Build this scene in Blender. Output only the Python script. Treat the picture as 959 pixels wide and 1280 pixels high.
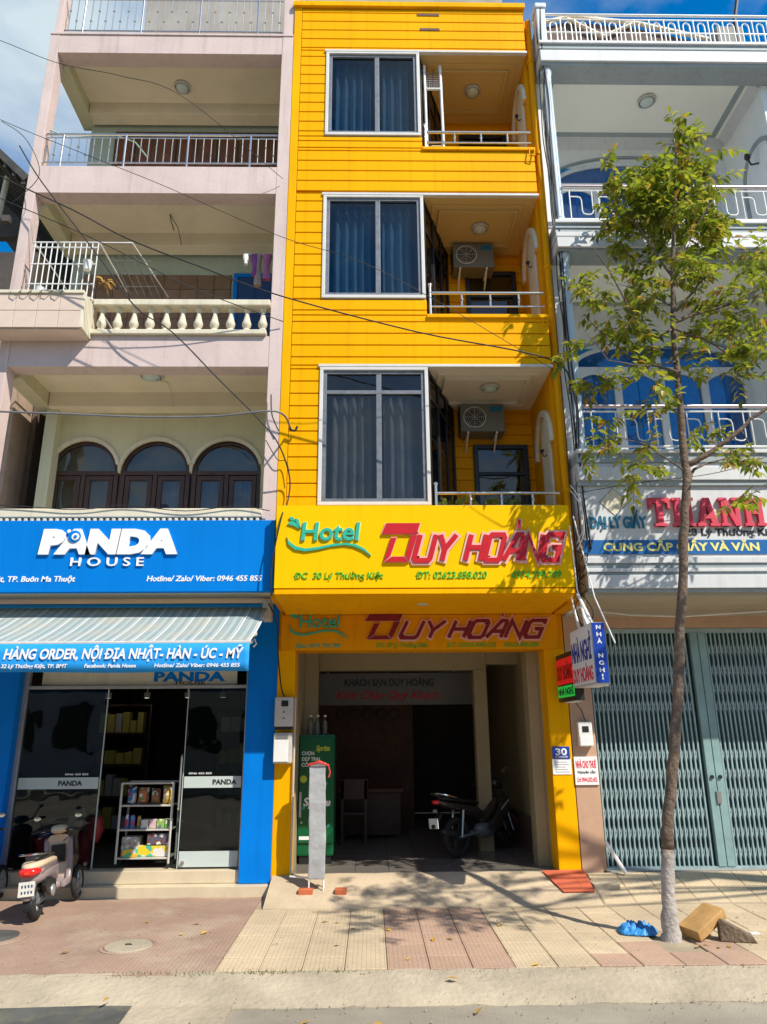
import bpy, bmesh, math, random
from mathutils import Vector, Matrix
R = math.radians
random.seed(7)
scene = bpy.context.scene
col = scene.collection
for o in list(bpy.data.objects):
    bpy.data.objects.remove(o)

# ---------------------------------------------------------------- camera, light, exposure
cd = bpy.data.cameras.new('camera')
cam = bpy.data.objects.new('camera', cd)
col.objects.link(cam)
cd.sensor_fit = 'VERTICAL'
cd.sensor_height = 24
cd.lens = 24 * 900 / 1280
cd.clip_start = .05
cd.clip_end = 3000
p_, y_, r_ = R(16.8), R(1.08), R(-.435)
fw = Vector((math.sin(y_) * math.cos(p_), math.cos(y_) * math.cos(p_), math.sin(p_)))
rt = Vector((math.cos(y_), -math.sin(y_), 0))
up = rt.cross(fw)
rt2 = rt * math.cos(r_) + up * math.sin(r_)
up2 = -rt * math.sin(r_) + up * math.cos(r_)
mw = Matrix((rt2, up2, -fw)).transposed().to_4x4()
mw.translation = Vector((0, -9.178, 1.6))
cam.matrix_world = mw
scene.camera = cam

SUN_TO = Vector((-1, 1, -1.5)).normalized()
sd = bpy.data.lights.new('sun', 'SUN')
sd.energy = 4.4
sd.angle = R(.53)
sd.color = (1, .93, .82)
sun = bpy.data.objects.new('sun', sd)
col.objects.link(sun)
sun.location = (10, -14, 18)
sun.rotation_euler = SUN_TO.to_track_quat('-Z', 'Y').to_euler()

world = bpy.data.worlds.new('World')
scene.world = world
world.use_nodes = True
wn, wl = world.node_tree.nodes, world.node_tree.links
wn.clear()
sky = wn.new('ShaderNodeTexSky')
sky.sky_type = 'NISHITA'
sky.sun_disc = False
sky.sun_elevation = R(46.7)
sky.sun_rotation = R(135)
sky.air_density = 1.0
sky.dust_density = .15
sky.ozone_density = 2.5
tc = wn.new('ShaderNodeTexCoord')
mp = wn.new('ShaderNodeMapping')
mp.inputs['Scale'].default_value = (1, 1, 2.2)
mp.inputs['Location'].default_value = (-1.584, -2.381, -.624)
cn = wn.new('ShaderNodeTexNoise')
cn.inputs['Scale'].default_value = 1.6
cn.inputs['Detail'].default_value = 8
cn.inputs['Roughness'].default_value = .55
cr = wn.new('ShaderNodeValToRGB')
cr.color_ramp.elements[0].position = .42
cr.color_ramp.elements[1].position = .64
cm = wn.new('ShaderNodeMixRGB')
cm.inputs['Color2'].default_value = (3.1, 3.65, 3.95, 1)
bg = wn.new('ShaderNodeBackground')
bg.inputs['Strength'].default_value = .15
wo = wn.new('ShaderNodeOutputWorld')
wl.new(tc.outputs['Generated'], mp.inputs['Vector'])
wl.new(mp.outputs[0], cn.inputs['Vector'])
wl.new(cn.outputs['Fac'], cr.inputs['Fac'])
wl.new(cr.outputs['Color'], cm.inputs['Fac'])
hs = wn.new('ShaderNodeHueSaturation')
hs.inputs['Saturation'].default_value = 1.45
hs.inputs['Value'].default_value = .92
wl.new(sky.outputs[0], hs.inputs['Color'])
wl.new(hs.outputs[0], cm.inputs['Color1'])
wl.new(cm.outputs[0], bg.inputs['Color'])
wl.new(bg.outputs[0], wo.inputs['Surface'])
vs = scene.view_settings
vs.view_transform = 'Standard'
vs.look = 'None'
vs.gamma = 1
vs.use_curve_mapping = False
vs.exposure = .52
scene.render.engine = 'CYCLES'
scene.cycles.max_bounces = 8
scene.cycles.transparent_max_bounces = 16
scene.render.resolution_x, scene.render.resolution_y = 767, 1024

# ---------------------------------------------------------------- materials
MATS = {}


def mat(name, c, rough=.6, var=.14, scale=2.5, bump=0., bscale=60., metal=0., spec=.4, streak=0., dirt=0., dirtc=(.12, .1, .08), rnd=0., detail=6, hue=None, extra=None, pos=False):
    if name in MATS:
        return MATS[name]
    m = bpy.data.materials.new(name)
    m.use_nodes = True
    n, l = m.node_tree.nodes, m.node_tree.links
    b = n['Principled BSDF']
    b.inputs['Roughness'].default_value = rough
    b.inputs['Metallic'].default_value = metal
    b.inputs['Specular IOR Level'].default_value = spec
    t = n.new('ShaderNodeTexCoord')
    vec = n.new('ShaderNodeNewGeometry').outputs['Position'] if pos else t.outputs['Object']
    nz = n.new('ShaderNodeTexNoise')
    nz.inputs['Scale'].default_value = scale
    nz.inputs['Detail'].default_value = detail
    nz.inputs['Roughness'].default_value = .62
    l.new(vec, nz.inputs['Vector'])
    rp = n.new('ShaderNodeMapRange')
    rp.inputs['From Min'].default_value = .3
    rp.inputs['From Max'].default_value = .7
    l.new(nz.outputs['Fac'], rp.inputs['Value'])
    mx = n.new('ShaderNodeMixRGB')
    lo = [x * (1 - var) for x in c]
    hi = [min(.95, x * (1 + var * .6)) for x in c]
    if hue:
        lo = hue
    mx.inputs['Color1'].default_value = (*lo, 1)
    mx.inputs['Color2'].default_value = (*hi, 1)
    l.new(rp.outputs[0], mx.inputs['Fac'])
    out = mx.outputs[0]

    def mult(fac, colr, o):
        q = n.new('ShaderNodeMixRGB')
        q.blend_type = 'MULTIPLY'
        l.new(fac, q.inputs['Fac'])
        l.new(o, q.inputs['Color1'])
        q.inputs['Color2'].default_value = (*colr, 1)
        return q.outputs[0]
    if streak:
        mpn = n.new('ShaderNodeMapping')
        mpn.inputs['Scale'].default_value = (9, 9, .55)
        l.new(vec, mpn.inputs['Vector'])
        sn = n.new('ShaderNodeTexNoise')
        sn.inputs['Scale'].default_value = 1.3
        sn.inputs['Detail'].default_value = 5
        l.new(mpn.outputs[0], sn.inputs['Vector'])
        sr = n.new('ShaderNodeMapRange')
        sr.inputs['From Min'].default_value = .52
        sr.inputs['From Max'].default_value = .78
        sr.inputs['To Max'].default_value = streak
        l.new(sn.outputs['Fac'], sr.inputs['Value'])
        out = mult(sr.outputs[0], (.45, .42, .38), out)
    if dirt:
        dn = n.new('ShaderNodeTexNoise')
        dn.inputs['Scale'].default_value = scale * 2.3
        dn.inputs['Detail'].default_value = 9
        dn.inputs['Roughness'].default_value = .7
        l.new(vec, dn.inputs['Vector'])
        dr = n.new('ShaderNodeMapRange')
        dr.inputs['From Min'].default_value = .5
        dr.inputs['From Max'].default_value = .75
        dr.inputs['To Max'].default_value = dirt
        l.new(dn.outputs['Fac'], dr.inputs['Value'])
        dm = n.new('ShaderNodeMixRGB')
        l.new(dr.outputs[0], dm.inputs['Fac'])
        l.new(out, dm.inputs['Color1'])
        dm.inputs['Color2'].default_value = (*dirtc, 1)
        out = dm.outputs[0]
    if rnd:
        oi = n.new('ShaderNodeObjectInfo')
        rr = n.new('ShaderNodeMapRange')
        rr.inputs['To Min'].default_value = 1 - rnd
        rr.inputs['To Max'].default_value = 1 + rnd * .5
        l.new(oi.outputs['Random'], rr.inputs['Value'])
        q = n.new('ShaderNodeVectorMath')
        q.operation = 'SCALE'
        l.new(out, q.inputs[0])
        l.new(rr.outputs[0], q.inputs['Scale'])
        out = q.outputs[0]
    l.new(out, b.inputs['Base Color'])
    if bump:
        bn = n.new('ShaderNodeTexNoise')
        bn.inputs['Scale'].default_value = bscale
        bn.inputs['Detail'].default_value = 6
        l.new(vec, bn.inputs['Vector'])
        bp = n.new('ShaderNodeBump')
        bp.inputs['Strength'].default_value = bump
        bp.inputs['Distance'].default_value = .02
        l.new(bn.outputs['Fac'], bp.inputs['Height'])
        l.new(bp.outputs[0], b.inputs['Normal'])
    if extra:
        extra(n, l, b, t, out)
    MATS[name] = m
    return m


def glass(name, tint=(.6, .66, .66), refl=1.0, rough=.01, wav=.02):
    m = bpy.data.materials.new(name)
    m.use_nodes = True
    n, l = m.node_tree.nodes, m.node_tree.links
    n.clear()
    o = n.new('ShaderNodeOutputMaterial')
    tr = n.new('ShaderNodeBsdfTransparent')
    tr.inputs['Color'].default_value = (*tint, 1)
    gl = n.new('ShaderNodeBsdfGlossy')
    gl.inputs['Roughness'].default_value = rough
    fr = n.new('ShaderNodeLayerWeight')
    fr.inputs['Blend'].default_value = .5
    pw = n.new('ShaderNodeMath')
    pw.operation = 'POWER'
    pw.inputs[1].default_value = 5
    l.new(fr.outputs['Facing'], pw.inputs[0])
    ml = n.new('ShaderNodeMath')
    ml.operation = 'MULTIPLY_ADD'
    ml.inputs[1].default_value = .9 * min(1, refl)
    ml.inputs[2].default_value = .05 * refl
    ms = n.new('ShaderNodeMixShader')
    l.new(pw.outputs[0], ml.inputs[0])
    l.new(ml.outputs[0], ms.inputs[0])
    l.new(tr.outputs[0], ms.inputs[1])
    l.new(gl.outputs[0], ms.inputs[2])
    if wav:
        t = n.new('ShaderNodeTexCoord')
        nz = n.new('ShaderNodeTexNoise')
        nz.inputs['Scale'].default_value = 1.6
        l.new(t.outputs['Object'], nz.inputs['Vector'])
        bp = n.new('ShaderNodeBump')
        bp.inputs['Strength'].default_value = wav * 10
        bp.inputs['Distance'].default_value = .05
        l.new(nz.outputs['Fac'], bp.inputs['Height'])
        l.new(bp.outputs[0], gl.inputs['Normal'])
    l.new(ms.outputs[0], o.inputs['Surface'])
    MATS[name] = m
    return m


def emit(name, c, s):
    m = bpy.data.materials.new(name)
    m.use_nodes = True
    b = m.node_tree.nodes['Principled BSDF']
    b.inputs['Base Color'].default_value = (*c, 1)
    b.inputs['Emission Color'].default_value = (*c, 1)
    b.inputs['Emission Strength'].default_value = s
    MATS[name] = m
    return m


# ---------------------------------------------------------------- mesh helpers
ORG = {}


class MB:
    def __init__(s):
        s.v, s.f = [], []

    def add(s, vs, fs):
        k = len(s.v)
        s.v += [tuple(v) for v in vs]
        s.f += [tuple(i + k for i in f) for f in fs]
        return s

    def box(s, x0, x1, y0, y1, z0, z1):
        return s.add([(x0, y0, z0), (x1, y0, z0), (x1, y1, z0), (x0, y1, z0), (x0, y0, z1), (x1, y0, z1), (x1, y1, z1), (x0, y1, z1)],
                     [(0, 3, 2, 1), (4, 5, 6, 7), (0, 1, 5, 4), (1, 2, 6, 5), (2, 3, 7, 6), (3, 0, 4, 7)])

    def prism(s, pts, a0, a1, ax='y'):
        f = {'y': lambda p, a: (p[0], a, p[1]), 'x': lambda p, a: (a, p[0], p[1]), 'z': lambda p, a: (p[0], p[1], a)}[ax]
        n = len(pts)
        vs = [f(p, a0) for p in pts] + [f(p, a1) for p in pts]
        fs = [tuple(range(n)), tuple(range(2 * n - 1, n - 1, -1))]
        fs += [(i, (i + 1) % n, n + (i + 1) % n, n + i)[::-1] for i in range(n)]
        return s.add(vs, fs)

    def tube(s, pts, r, n=8, closed=False, cap=True):
        pts = [Vector(p) for p in pts]
        m = len(pts)
        rs = r if isinstance(r, (list, tuple)) else [r] * m
        base = len(s.v)
        prev = None
        for i, p in enumerate(pts):
            if closed:
                d = pts[(i + 1) % m] - pts[i - 1]
            else:
                d = pts[min(i + 1, m - 1)] - pts[max(i - 1, 0)]
            d.normalize()
            if prev is None:
                u = d.orthogonal().normalized()
                if abs(d.z) < .99:
                    u = d.cross(Vector((0, 0, 1))).normalized()
            else:
                u = (prev - d * prev.dot(d)).normalized()
            prev = u
            w = d.cross(u)
            for k in range(n):
                a = 2 * math.pi * (k + .5) / n
                s.v.append(tuple(p + (u * math.cos(a) + w * math.sin(a)) * rs[i]))
        for i in range(m if closed else m - 1):
            j = (i + 1) % m
            for k in range(n):
                s.f.append((base + i * n + k, base + i * n + (k + 1) % n, base + j * n + (k + 1) % n, base + j * n + k))
        if cap and not closed:
            s.f.append(tuple(base + k for k in range(n))[::-1])
            s.f.append(tuple(base + (m - 1) * n + k for k in range(n)))
        return s

    def lathe(s, prof, c=(0, 0, 0), n=16, ax='z'):
        base = len(s.v)
        for (r, h) in prof:
            for k in range(n):
                a = 2 * math.pi * k / n
                q = (r * math.cos(a), r * math.sin(a), h)
                if ax == 'y':
                    q = (q[0], h, q[1])
                elif ax == 'x':
                    q = (h, q[0], q[1])
                s.v.append((c[0] + q[0], c[1] + q[1], c[2] + q[2]))
        m = len(prof)
        for i in range(m - 1):
            for k in range(n):
                s.f.append((base + i * n + k, base + i * n + (k + 1) % n, base + (i + 1) * n + (k + 1) % n, base + (i + 1) * n + k))
        s.f.append(tuple(base + k for k in range(n))[::-1])
        s.f.append(tuple(base + (m - 1) * n + k for k in range(n)))
        return s

    def loft(s, rings, closed_ring=True, cap=True):
        base = len(s.v)
        n = len(rings[0])
        for r in rings:
            s.v += [tuple(p) for p in r]
        for i in range(len(rings) - 1):
            for k in range(n if closed_ring else n - 1):
                s.f.append((base + i * n + k, base + i * n + (k + 1) % n, base + (i + 1) * n + (k + 1) % n, base + (i + 1) * n + k))
        if cap and closed_ring:
            s.f.append(tuple(base + k for k in range(n))[::-1])
            s.f.append(tuple(base + (len(rings) - 1) * n + k for k in range(n)))
        return s

    def build(s, name, m, parent=None, bevel=0., smooth=False, seg=2, sub=0, auto=None):
        o0 = Vector((0, 0, 0))
        if parent is not None:
            q = parent
            while q.parent is not None:
                q = q.parent
            o0 = ORG.get(q.name, Vector((0, 0, 0)))
        me = bpy.data.meshes.new(name)
        me.from_pydata([(v[0] - o0.x, v[1] - o0.y, v[2] - o0.z) for v in s.v], [], s.f)
        bm = bmesh.new()
        bm.from_mesh(me)
        bmesh.ops.recalc_face_normals(bm, faces=bm.faces)
        if bevel:
            es = [e for e in bm.edges if len(e.link_faces) == 2 and e.calc_face_angle(0) > .6]
            bmesh.ops.bevel(bm, geom=es, offset=bevel, segments=seg, profile=.6, affect='EDGES', clamp_overlap=True)
        bm.to_mesh(me)
        bm.free()
        if smooth:
            for p in me.polygons:
                p.use_smooth = True
            if smooth != 'all':
                me.set_sharp_from_angle(angle=R(40))
        me.materials.append(m if not isinstance(m, str) else MATS[m])
        o = bpy.data.objects.new(name, me)
        col.objects.link(o)
        if sub:
            md = o.modifiers.new('subsurf', 'SUBSURF')
            md.levels = md.render_levels = sub
        if parent is not None:
            o.parent = parent
        return o


def tag(o, label, cat, group=None):
    o['label'] = label
    o['category'] = cat
    if group:
        o['group'] = group
    return o


def struct(o):
    o['kind'] = 'structure'
    return o


def thing(name, label, cat, loc=(0, 0, 0), group=None):
    o = bpy.data.objects.new(name, None)
    o.empty_display_size = .2
    col.objects.link(o)
    o.location = loc
    ORG[o.name] = Vector(loc)
    return tag(o, label, cat, group)


def box(name, m, parent, x0, x1, y0, y1, z0, z1, bevel=0.):
    return MB().box(x0, x1, y0, y1, z0, z1).build(name, m, parent, bevel)


def inst(name, mesh, parent, loc, rot=None):
    """one more object sharing mesh data; loc in world coordinates for a non-rotated thing"""
    o = bpy.data.objects.new(name, mesh)
    col.objects.link(o)
    q = parent
    while q is not None and q.parent is not None:
        q = q.parent
    o0 = ORG.get(q.name, Vector((0, 0, 0))) if q is not None else Vector((0, 0, 0))
    o.location = Vector(loc) - o0
    if rot:
        o.rotation_euler = rot
    if parent is not None:
        o.parent = parent
    return o


def copy_tree(o, parent=None):
    c = o.copy()
    col.objects.link(c)
    c.parent = parent
    for ch in list(o.children):
        copy_tree(ch, c)
    return c


_BOX = {}


def boxmesh(w, d, h, m, bevel=.003):
    """box from the origin to (w,d,h), cached"""
    k = (round(w, 3), round(d, 3), round(h, 3), m if isinstance(m, str) else m.name, bevel)
    if k not in _BOX:
        t = MB().box(0, w, 0, d, 0, h).build('tmp', m, None, bevel, seg=1)
        _BOX[k] = t.data
        bpy.data.objects.remove(t)
    return _BOX[k]


_CAP = {}


def _textmesh(s, bold, ext):
    cu = bpy.data.curves.new('t', 'FONT')
    cu.body = s
    cu.size = 1
    cu.offset = bold
    cu.extrude = ext
    cu.resolution_u = 3
    o = bpy.data.objects.new('t', cu)
    col.objects.link(o)
    dg = bpy.context.evaluated_depsgraph_get()
    me = bpy.data.meshes.new_from_object(o.evaluated_get(dg))
    bpy.data.objects.remove(o)
    return me


def text(s, m, parent, x0, x1, zb, cap, Y, ext=.006, bold=0., shear=0., name='lettering', plane='y', aniso=True):
    """lettering in the plane facing -Y (or -X): fits x0..x1, baseline zb, capital height cap"""
    if 'H' not in _CAP:
        h = _textmesh('H', 0, 0)
        _CAP['H'] = max(v.co.y for v in h.vertices)
    dbar = []
    if 'Đ' in s:
        wD = _textmesh('D', bold, .5)
        wd_ = max(v.co.x for v in wD.vertices) - min(v.co.x for v in wD.vertices)
        for i_, ch in enumerate(s):
            if ch == 'Đ':
                pm_ = _textmesh(s[:i_ + 1].replace('Đ', 'D'), bold, .5)
                dbar.append(max(v.co.x for v in pm_.vertices) - wd_)
        s = s.replace('Đ', 'D')
    me = _textmesh(s, bold, .5)
    if dbar:
        bm = bmesh.new()
        bm.from_mesh(me)
        hc = _CAP['H'] / 2
        for xl in dbar:
            for (x_, y_, z_) in ((0, 0, 0),):
                vs_ = [bm.verts.new((xl + dx, hc + dy, dz)) for dz in (-.5, .52) for dx, dy in ((-.12, -.045), (.3, -.045), (.3, .045), (-.12, .045))]
                for q_ in ((0, 3, 2, 1), (4, 5, 6, 7), (0, 1, 5, 4), (1, 2, 6, 5), (2, 3, 7, 6), (3, 0, 4, 7)):
                    bm.faces.new([vs_[k_] for k_ in q_])
        bm.to_mesh(me)
        bm.free()
    xs = [v.co.x for v in me.vertices]
    a, b = min(xs), max(xs)
    sz = cap / (_CAP['H'] + 2 * bold)
    sx = (abs(x1 - x0) - shear * cap) / (b - a)
    q = parent
    while q is not None and q.parent is not None:
        q = q.parent
    o0 = ORG.get(q.name, Vector((0, 0, 0))) if q is not None else Vector((0, 0, 0))
    for v in me.vertices:
        X = (v.co.x - a) * sx
        Z = (v.co.y + bold) * sz
        X += shear * Z
        E = (v.co.z + .5) * ext
        if plane == 'y':
            v.co = Vector((x0 + X, Y - E, zb + Z)) - o0
        else:
            v.co = Vector((Y - E, x0 - X, zb + Z)) - o0
    me.materials.clear()
    me.materials.append(m if not isinstance(m, str) else MATS[m])
    o = bpy.data.objects.new(name, me)
    col.objects.link(o)
    if parent is not None:
        o.parent = parent
    return o


def ribbon(pts, w, closed=False):
    """outline polygon(s) of a mitred stroke; returns list of quads as (a,b,c,d) points"""
    P = [Vector((p[0], p[1])) for p in pts]
    n = len(P)
    L, Rr = [], []
    for i in range(n):
        if closed:
            d0 = (P[i] - P[i - 1]).normalized()
            d1 = (P[(i + 1) % n] - P[i]).normalized()
        else:
            d0 = (P[i] - P[i - 1]).normalized() if i > 0 else (P[1] - P[0]).normalized()
            d1 = (P[i + 1] - P[i]).normalized() if i < n - 1 else d0
        n0 = Vector((-d0.y, d0.x))
        n1 = Vector((-d1.y, d1.x))
        b = (n0 + n1)
        b = b / max(.35, b.dot(n0)) if b.length > 1e-4 else n0
        L.append(P[i] + b * w / 2)
        Rr.append(P[i] - b * w / 2)
    m = n if closed else n - 1
    return [(Rr[i], Rr[(i + 1) % n], L[(i + 1) % n], L[i]) for i in range(m)]


GLY = {'U': [[(0, 1), (0, .1), (.1, 0), (.9, 0), (1, .1), (1, 1)]], 'Y': [[(0, 1), (.5, .45), (1, 1)], [(.5, .45), (.5, 0)]],
       'H': [[(0, 0), (0, 1)], [(1, 0), (1, 1)], [(0, .5), (1, .5)]], 'O': [[(0, .12), (.12, 0), (.88, 0), (1, .12), (1, .88), (.88, 1), (.12, 1), (0, .88), 'c']],
       'A': [[(0, 0), (.58, 1), (1, 1)], [(.97, 1), (.97, 0)], [(.3, .36), (.95, .36)]], 'N': [[(0, 0), (0, 1), (1, 0), (1, 1)]],
       'G': [[(1, .8), (1, 1), (.12, 1), (0, .88), (0, .12), (.12, 0), (1, 0), (1, .5), (.5, .5)]]}


def glyphs(word, x0, x1, zb, cap, w, Y, d, shear, gap=.28, adv=None):
    """stroke letters as one MB, front face at Y-d"""
    mb = MB()
    n = len(word)
    lw = (x1 - x0 - shear * cap) / (n + gap * (n - 1))
    k = 0
    for i, ch in enumerate(word):
        bx = x0 + i * lw * (1 + gap)
        for st in GLY[ch]:
            cl = st[-1] == 'c'
            pts = [p for p in st if p != 'c']
            q = [(bx + p[0] * lw + shear * p[1] * cap, zb + p[1] * cap) for p in pts]
            if not cl:
                a, b = Vector(q[0]), Vector(q[1])
                q[0] = tuple(a - (b - a).normalized() * (w - GW0) / 2)
                a, b = Vector(q[-1]), Vector(q[-2])
                q[-1] = tuple(a - (b - a).normalized() * (w - GW0) / 2)
            for r4 in ribbon(q, w, cl):
                mb.prism([tuple(p) for p in r4], Y, Y - d - .0006 * (k % 5))
            k += 1
    return mb


GW0 = .03


def arc(cx, cz, r, a0, a1, n=16, rz=None):
    rz = rz or r
    return [(cx + r * math.cos(R(a0 + (a1 - a0) * i / n)), cz + rz * math.sin(R(a0 + (a1 - a0) * i / n))) for i in range(n + 1)]

# ---------------------------------------------------------------- the materials of this street
def tile_relief(n, l, b, t, out):
    """fine stamped bars of the paving tiles"""
    sp = n.new('ShaderNodeSeparateXYZ')
    l.new(t.outputs['Object'], sp.inputs[0])
    br = n.new('ShaderNodeTexBrick')
    mpp = n.new('ShaderNodeMapping')
    mpp.inputs['Rotation'].default_value = (0, 0, R(90))
    l.new(t.outputs['Object'], mpp.inputs['Vector'])
    l.new(mpp.outputs[0], br.inputs['Vector'])
    br.inputs['Scale'].default_value = 1
    br.inputs['Brick Width'].default_value = .112
    br.inputs['Row Height'].default_value = .0375
    br.inputs['Mortar Size'].default_value = .0045
    br.inputs['Mortar Smooth'].default_value = .6
    br.inputs['Color1'].default_value = br.inputs['Color2'].default_value = (1, 1, 1, 1)
    br.inputs['Mortar'].default_value = (0, 0, 0, 1)
    bp = n.new('ShaderNodeBump')
    bp.inputs['Strength'].default_value = .4
    bp.inputs['Distance'].default_value = .005
    l.new(br.outputs['Color'], bp.inputs['Height'])
    nz = n.new('ShaderNodeTexNoise')
    nz.inputs['Scale'].default_value = 90
    l.new(t.outputs['Object'], nz.inputs['Vector'])
    b2 = n.new('ShaderNodeBump')
    b2.inputs['Strength'].default_value = .3
    b2.inputs['Distance'].default_value = .01
    l.new(nz.outputs['Fac'], b2.inputs['Height'])
    l.new(bp.outputs[0], b2.inputs['Normal'])
    l.new(b2.outputs[0], b.inputs['Normal'])
    q = n.new('ShaderNodeMixRGB')
    q.blend_type = 'MULTIPLY'
    q.inputs['Fac'].default_value = .16
    l.new(out, q.inputs['Color1'])
    l.new(br.outputs['Color'], q.inputs['Color2'])
    l.new(q.outputs[0], b.inputs['Base Color'])


mat('ceiling_cream', (.60, .43, .17), .7, .06, 1.5)
mat('tile_yellow', (.54, .43, .28), .85, .2, 1.1, rnd=.06, dirt=.55, dirtc=(.33, .27, .19), pos=True, extra=tile_relief)
mat('tile_red', (.45, .30, .21), .85, .2, 1.1, rnd=.06, dirt=.55, dirtc=(.34, .25, .2), pos=True, extra=tile_relief)
mat('concrete', (.40, .34, .245), .9, .3, 1.3, bump=.7, bscale=22, dirt=.65, dirtc=(.24, .21, .16))
mat('concrete_grey', (.34, .32, .28), .9, .25, 1.5, bump=.4, bscale=30, dirt=.4, dirtc=(.18, .17, .14))
mat('mortar', (.36, .29, .2), .95, .2, 3, bump=.3)
mat('asphalt', (.30, .265, .205), .9, .35, .8, bump=.3, bscale=70, dirt=.6, dirtc=(.22, .195, .15), detail=12)
mat('asphalt_dark', (.085, .085, .078), .85, .4, 2, bump=.25, bscale=90, dirt=.6, dirtc=(.20, .19, .10))
mat('paving_red', (.36, .24, .175), .88, .3, .7, dirt=.95, dirtc=(.44, .36, .26), extra=tile_relief)
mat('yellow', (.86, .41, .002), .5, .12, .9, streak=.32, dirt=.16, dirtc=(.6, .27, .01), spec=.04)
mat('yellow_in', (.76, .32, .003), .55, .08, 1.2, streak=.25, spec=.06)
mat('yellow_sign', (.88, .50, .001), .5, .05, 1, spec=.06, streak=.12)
mat('white_trim', (.62, .605, .57), .5, .08, 3, streak=.15)
mat('ceiling_white', (.72, .67, .57), .7, .06, 1.5, streak=0)
mat('alu', (.46, .47, .48), .38, .12, 8, metal=.6)
mat('alu_dull', (.17, .185, .21), .5, .3, 10, metal=.2, dirt=.5, dirtc=(.1, .1, .11))
mat('steel', (.62, .6, .57), .25, .1, 6, metal=.9)
mat('chrome', (.75, .74, .72), .12, .05, 6, metal=1)
mat('pink', (.60, .475, .44), .7, .1, 1.3, bump=.15, bscale=25, streak=.35, dirt=.25, dirtc=(.42, .34, .33))
mat('pink_ceiling', (.74, .66, .50), .75, .12, 1, dirt=.3, dirtc=(.5, .42, .31))
mat('pink_inner', (.60, .57, .38), .75, .1, 1.3, streak=.2)
mat('green_wall', (.42, .47, .37), .75, .1, 1.3, streak=.2)
mat('cream', (.68, .62, .47), .65, .12, 2, streak=.4, dirt=.3, dirtc=(.40, .36, .27))
mat('cream_tile', (.66, .52, .42), .4, .08, 4)
mat('wood_dark', (.055, .024, .014), .45, .35, 6, spec=.5)
mat('wood_brown', (.13, .055, .025), .5, .3, 6)
mat('wood_light', (.46, .27, .10), .6, .3, 5, bump=.2)
mat('panda_blue', (.001, .18, .60), .5, .08, 1, streak=.15, spec=.08)
mat('shop_blue', (.001, .19, .68), .5, .1, 1.5, streak=.2, spec=.08)
mat('valance_blue', (.01, .29, .72), .7, .06, 2)
mat('white_sign', (.8, .8, .8), .4, .03, 4)
mat('step_cream', (.60, .51, .36), .35, .12, 3, dirt=.25, dirtc=(.42, .36, .25))
mat('wb_white', (.60, .61, .62), .6, .08, 1.5, streak=.3, dirt=.18, dirtc=(.5, .5, .48))
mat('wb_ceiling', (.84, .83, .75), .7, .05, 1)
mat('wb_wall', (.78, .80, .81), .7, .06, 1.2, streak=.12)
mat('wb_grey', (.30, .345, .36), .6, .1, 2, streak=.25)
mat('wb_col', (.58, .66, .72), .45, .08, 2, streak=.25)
mat('brown', (.52, .325, .215), .55, .12, 2.5, dirt=.25, dirtc=(.25, .15, .1))
mat('gate', (.32, .44, .455), .5, .25, 5, metal=.1, dirt=.45, dirtc=(.16, .17, .15))
mat('gate_post', (.23, .36, .36), .5, .2, 5, dirt=.4, dirtc=(.22, .25, .22))
mat('gate_back', (.035, .085, .088), .7, .2, 3)
mat('curtain_blue', (.02, .25, .50), .8, .35, 6)
mat('curtain_grey', (.72, .73, .75), .85, .2, 5)
mat('dark', (.012, .012, .012), .6, .3, 4)
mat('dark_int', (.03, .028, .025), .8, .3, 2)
mat('black_plastic', (.02, .02, .021), .4, .3, 8)
mat('rubber', (.022, .021, .02), .8, .3, 10, bump=.3)
mat('cable', (.02, .02, .022), .6, .3, 6)
mat('cable_grey', (.16, .165, .17), .6, .2, 6)
mat('white_paint', (.75, .75, .73), .45, .12, 6, dirt=.2, dirtc=(.5, .47, .4))
mat('red_letter', (.52, .012, .02), .35, .1, 6)
mat('pink_letter', (.80, .42, .36), .4, .05, 6)
mat('thanh_red', (.62, .05, .09), .5, .12, 6, dirt=.2, dirtc=(.5, .15, .15))
mat('teal_letter', (.03, .42, .28), .35, .08, 6)
mat('teal_light', (.42, .66, .38), .4, .05, 6)
mat('green_letter', (.10, .42, .02), .4, .08, 6)
mat('sign_text_dark', (.02, .06, .14), .5, .1, 6)
mat('teal_text', (.01, .15, .27), .5, .1, 6)
mat('blue_band', (.012, .12, .36), .4, .06, 4)
mat('yellow_text', (.78, .72, .25), .4, .05, 5)
mat('black_text', (.015, .015, .02), .5, .1, 6)
mat('maroon', (.20, .006, .012), .5, .1, 6)
mat('box_grey', (.52, .50, .46), .45, .12, 8, dirt=.3, dirtc=(.25, .22, .18))
mat('fridge_green', (.003, .10, .035), .3, .06, 3)
mat('lime', (.45, .55, .05), .4, .1, 5)
mat('terracotta', (.50, .13, .05), .8, .15, 6, bump=.4, bscale=120)
mat('lobby_wall', (.33, .27, .155), .6, .1, 1.5, streak=.1)
mat('lobby_dado', (.16, .10, .07), .3, .25, 6)
mat('lobby_floor', (.16, .145, .125), .25, .1, 2)
mat('bark', (.15, .105, .075), .9, .45, 9, bump=1., bscale=28, dirt=.7, dirtc=(.30, .235, .175))
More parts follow.
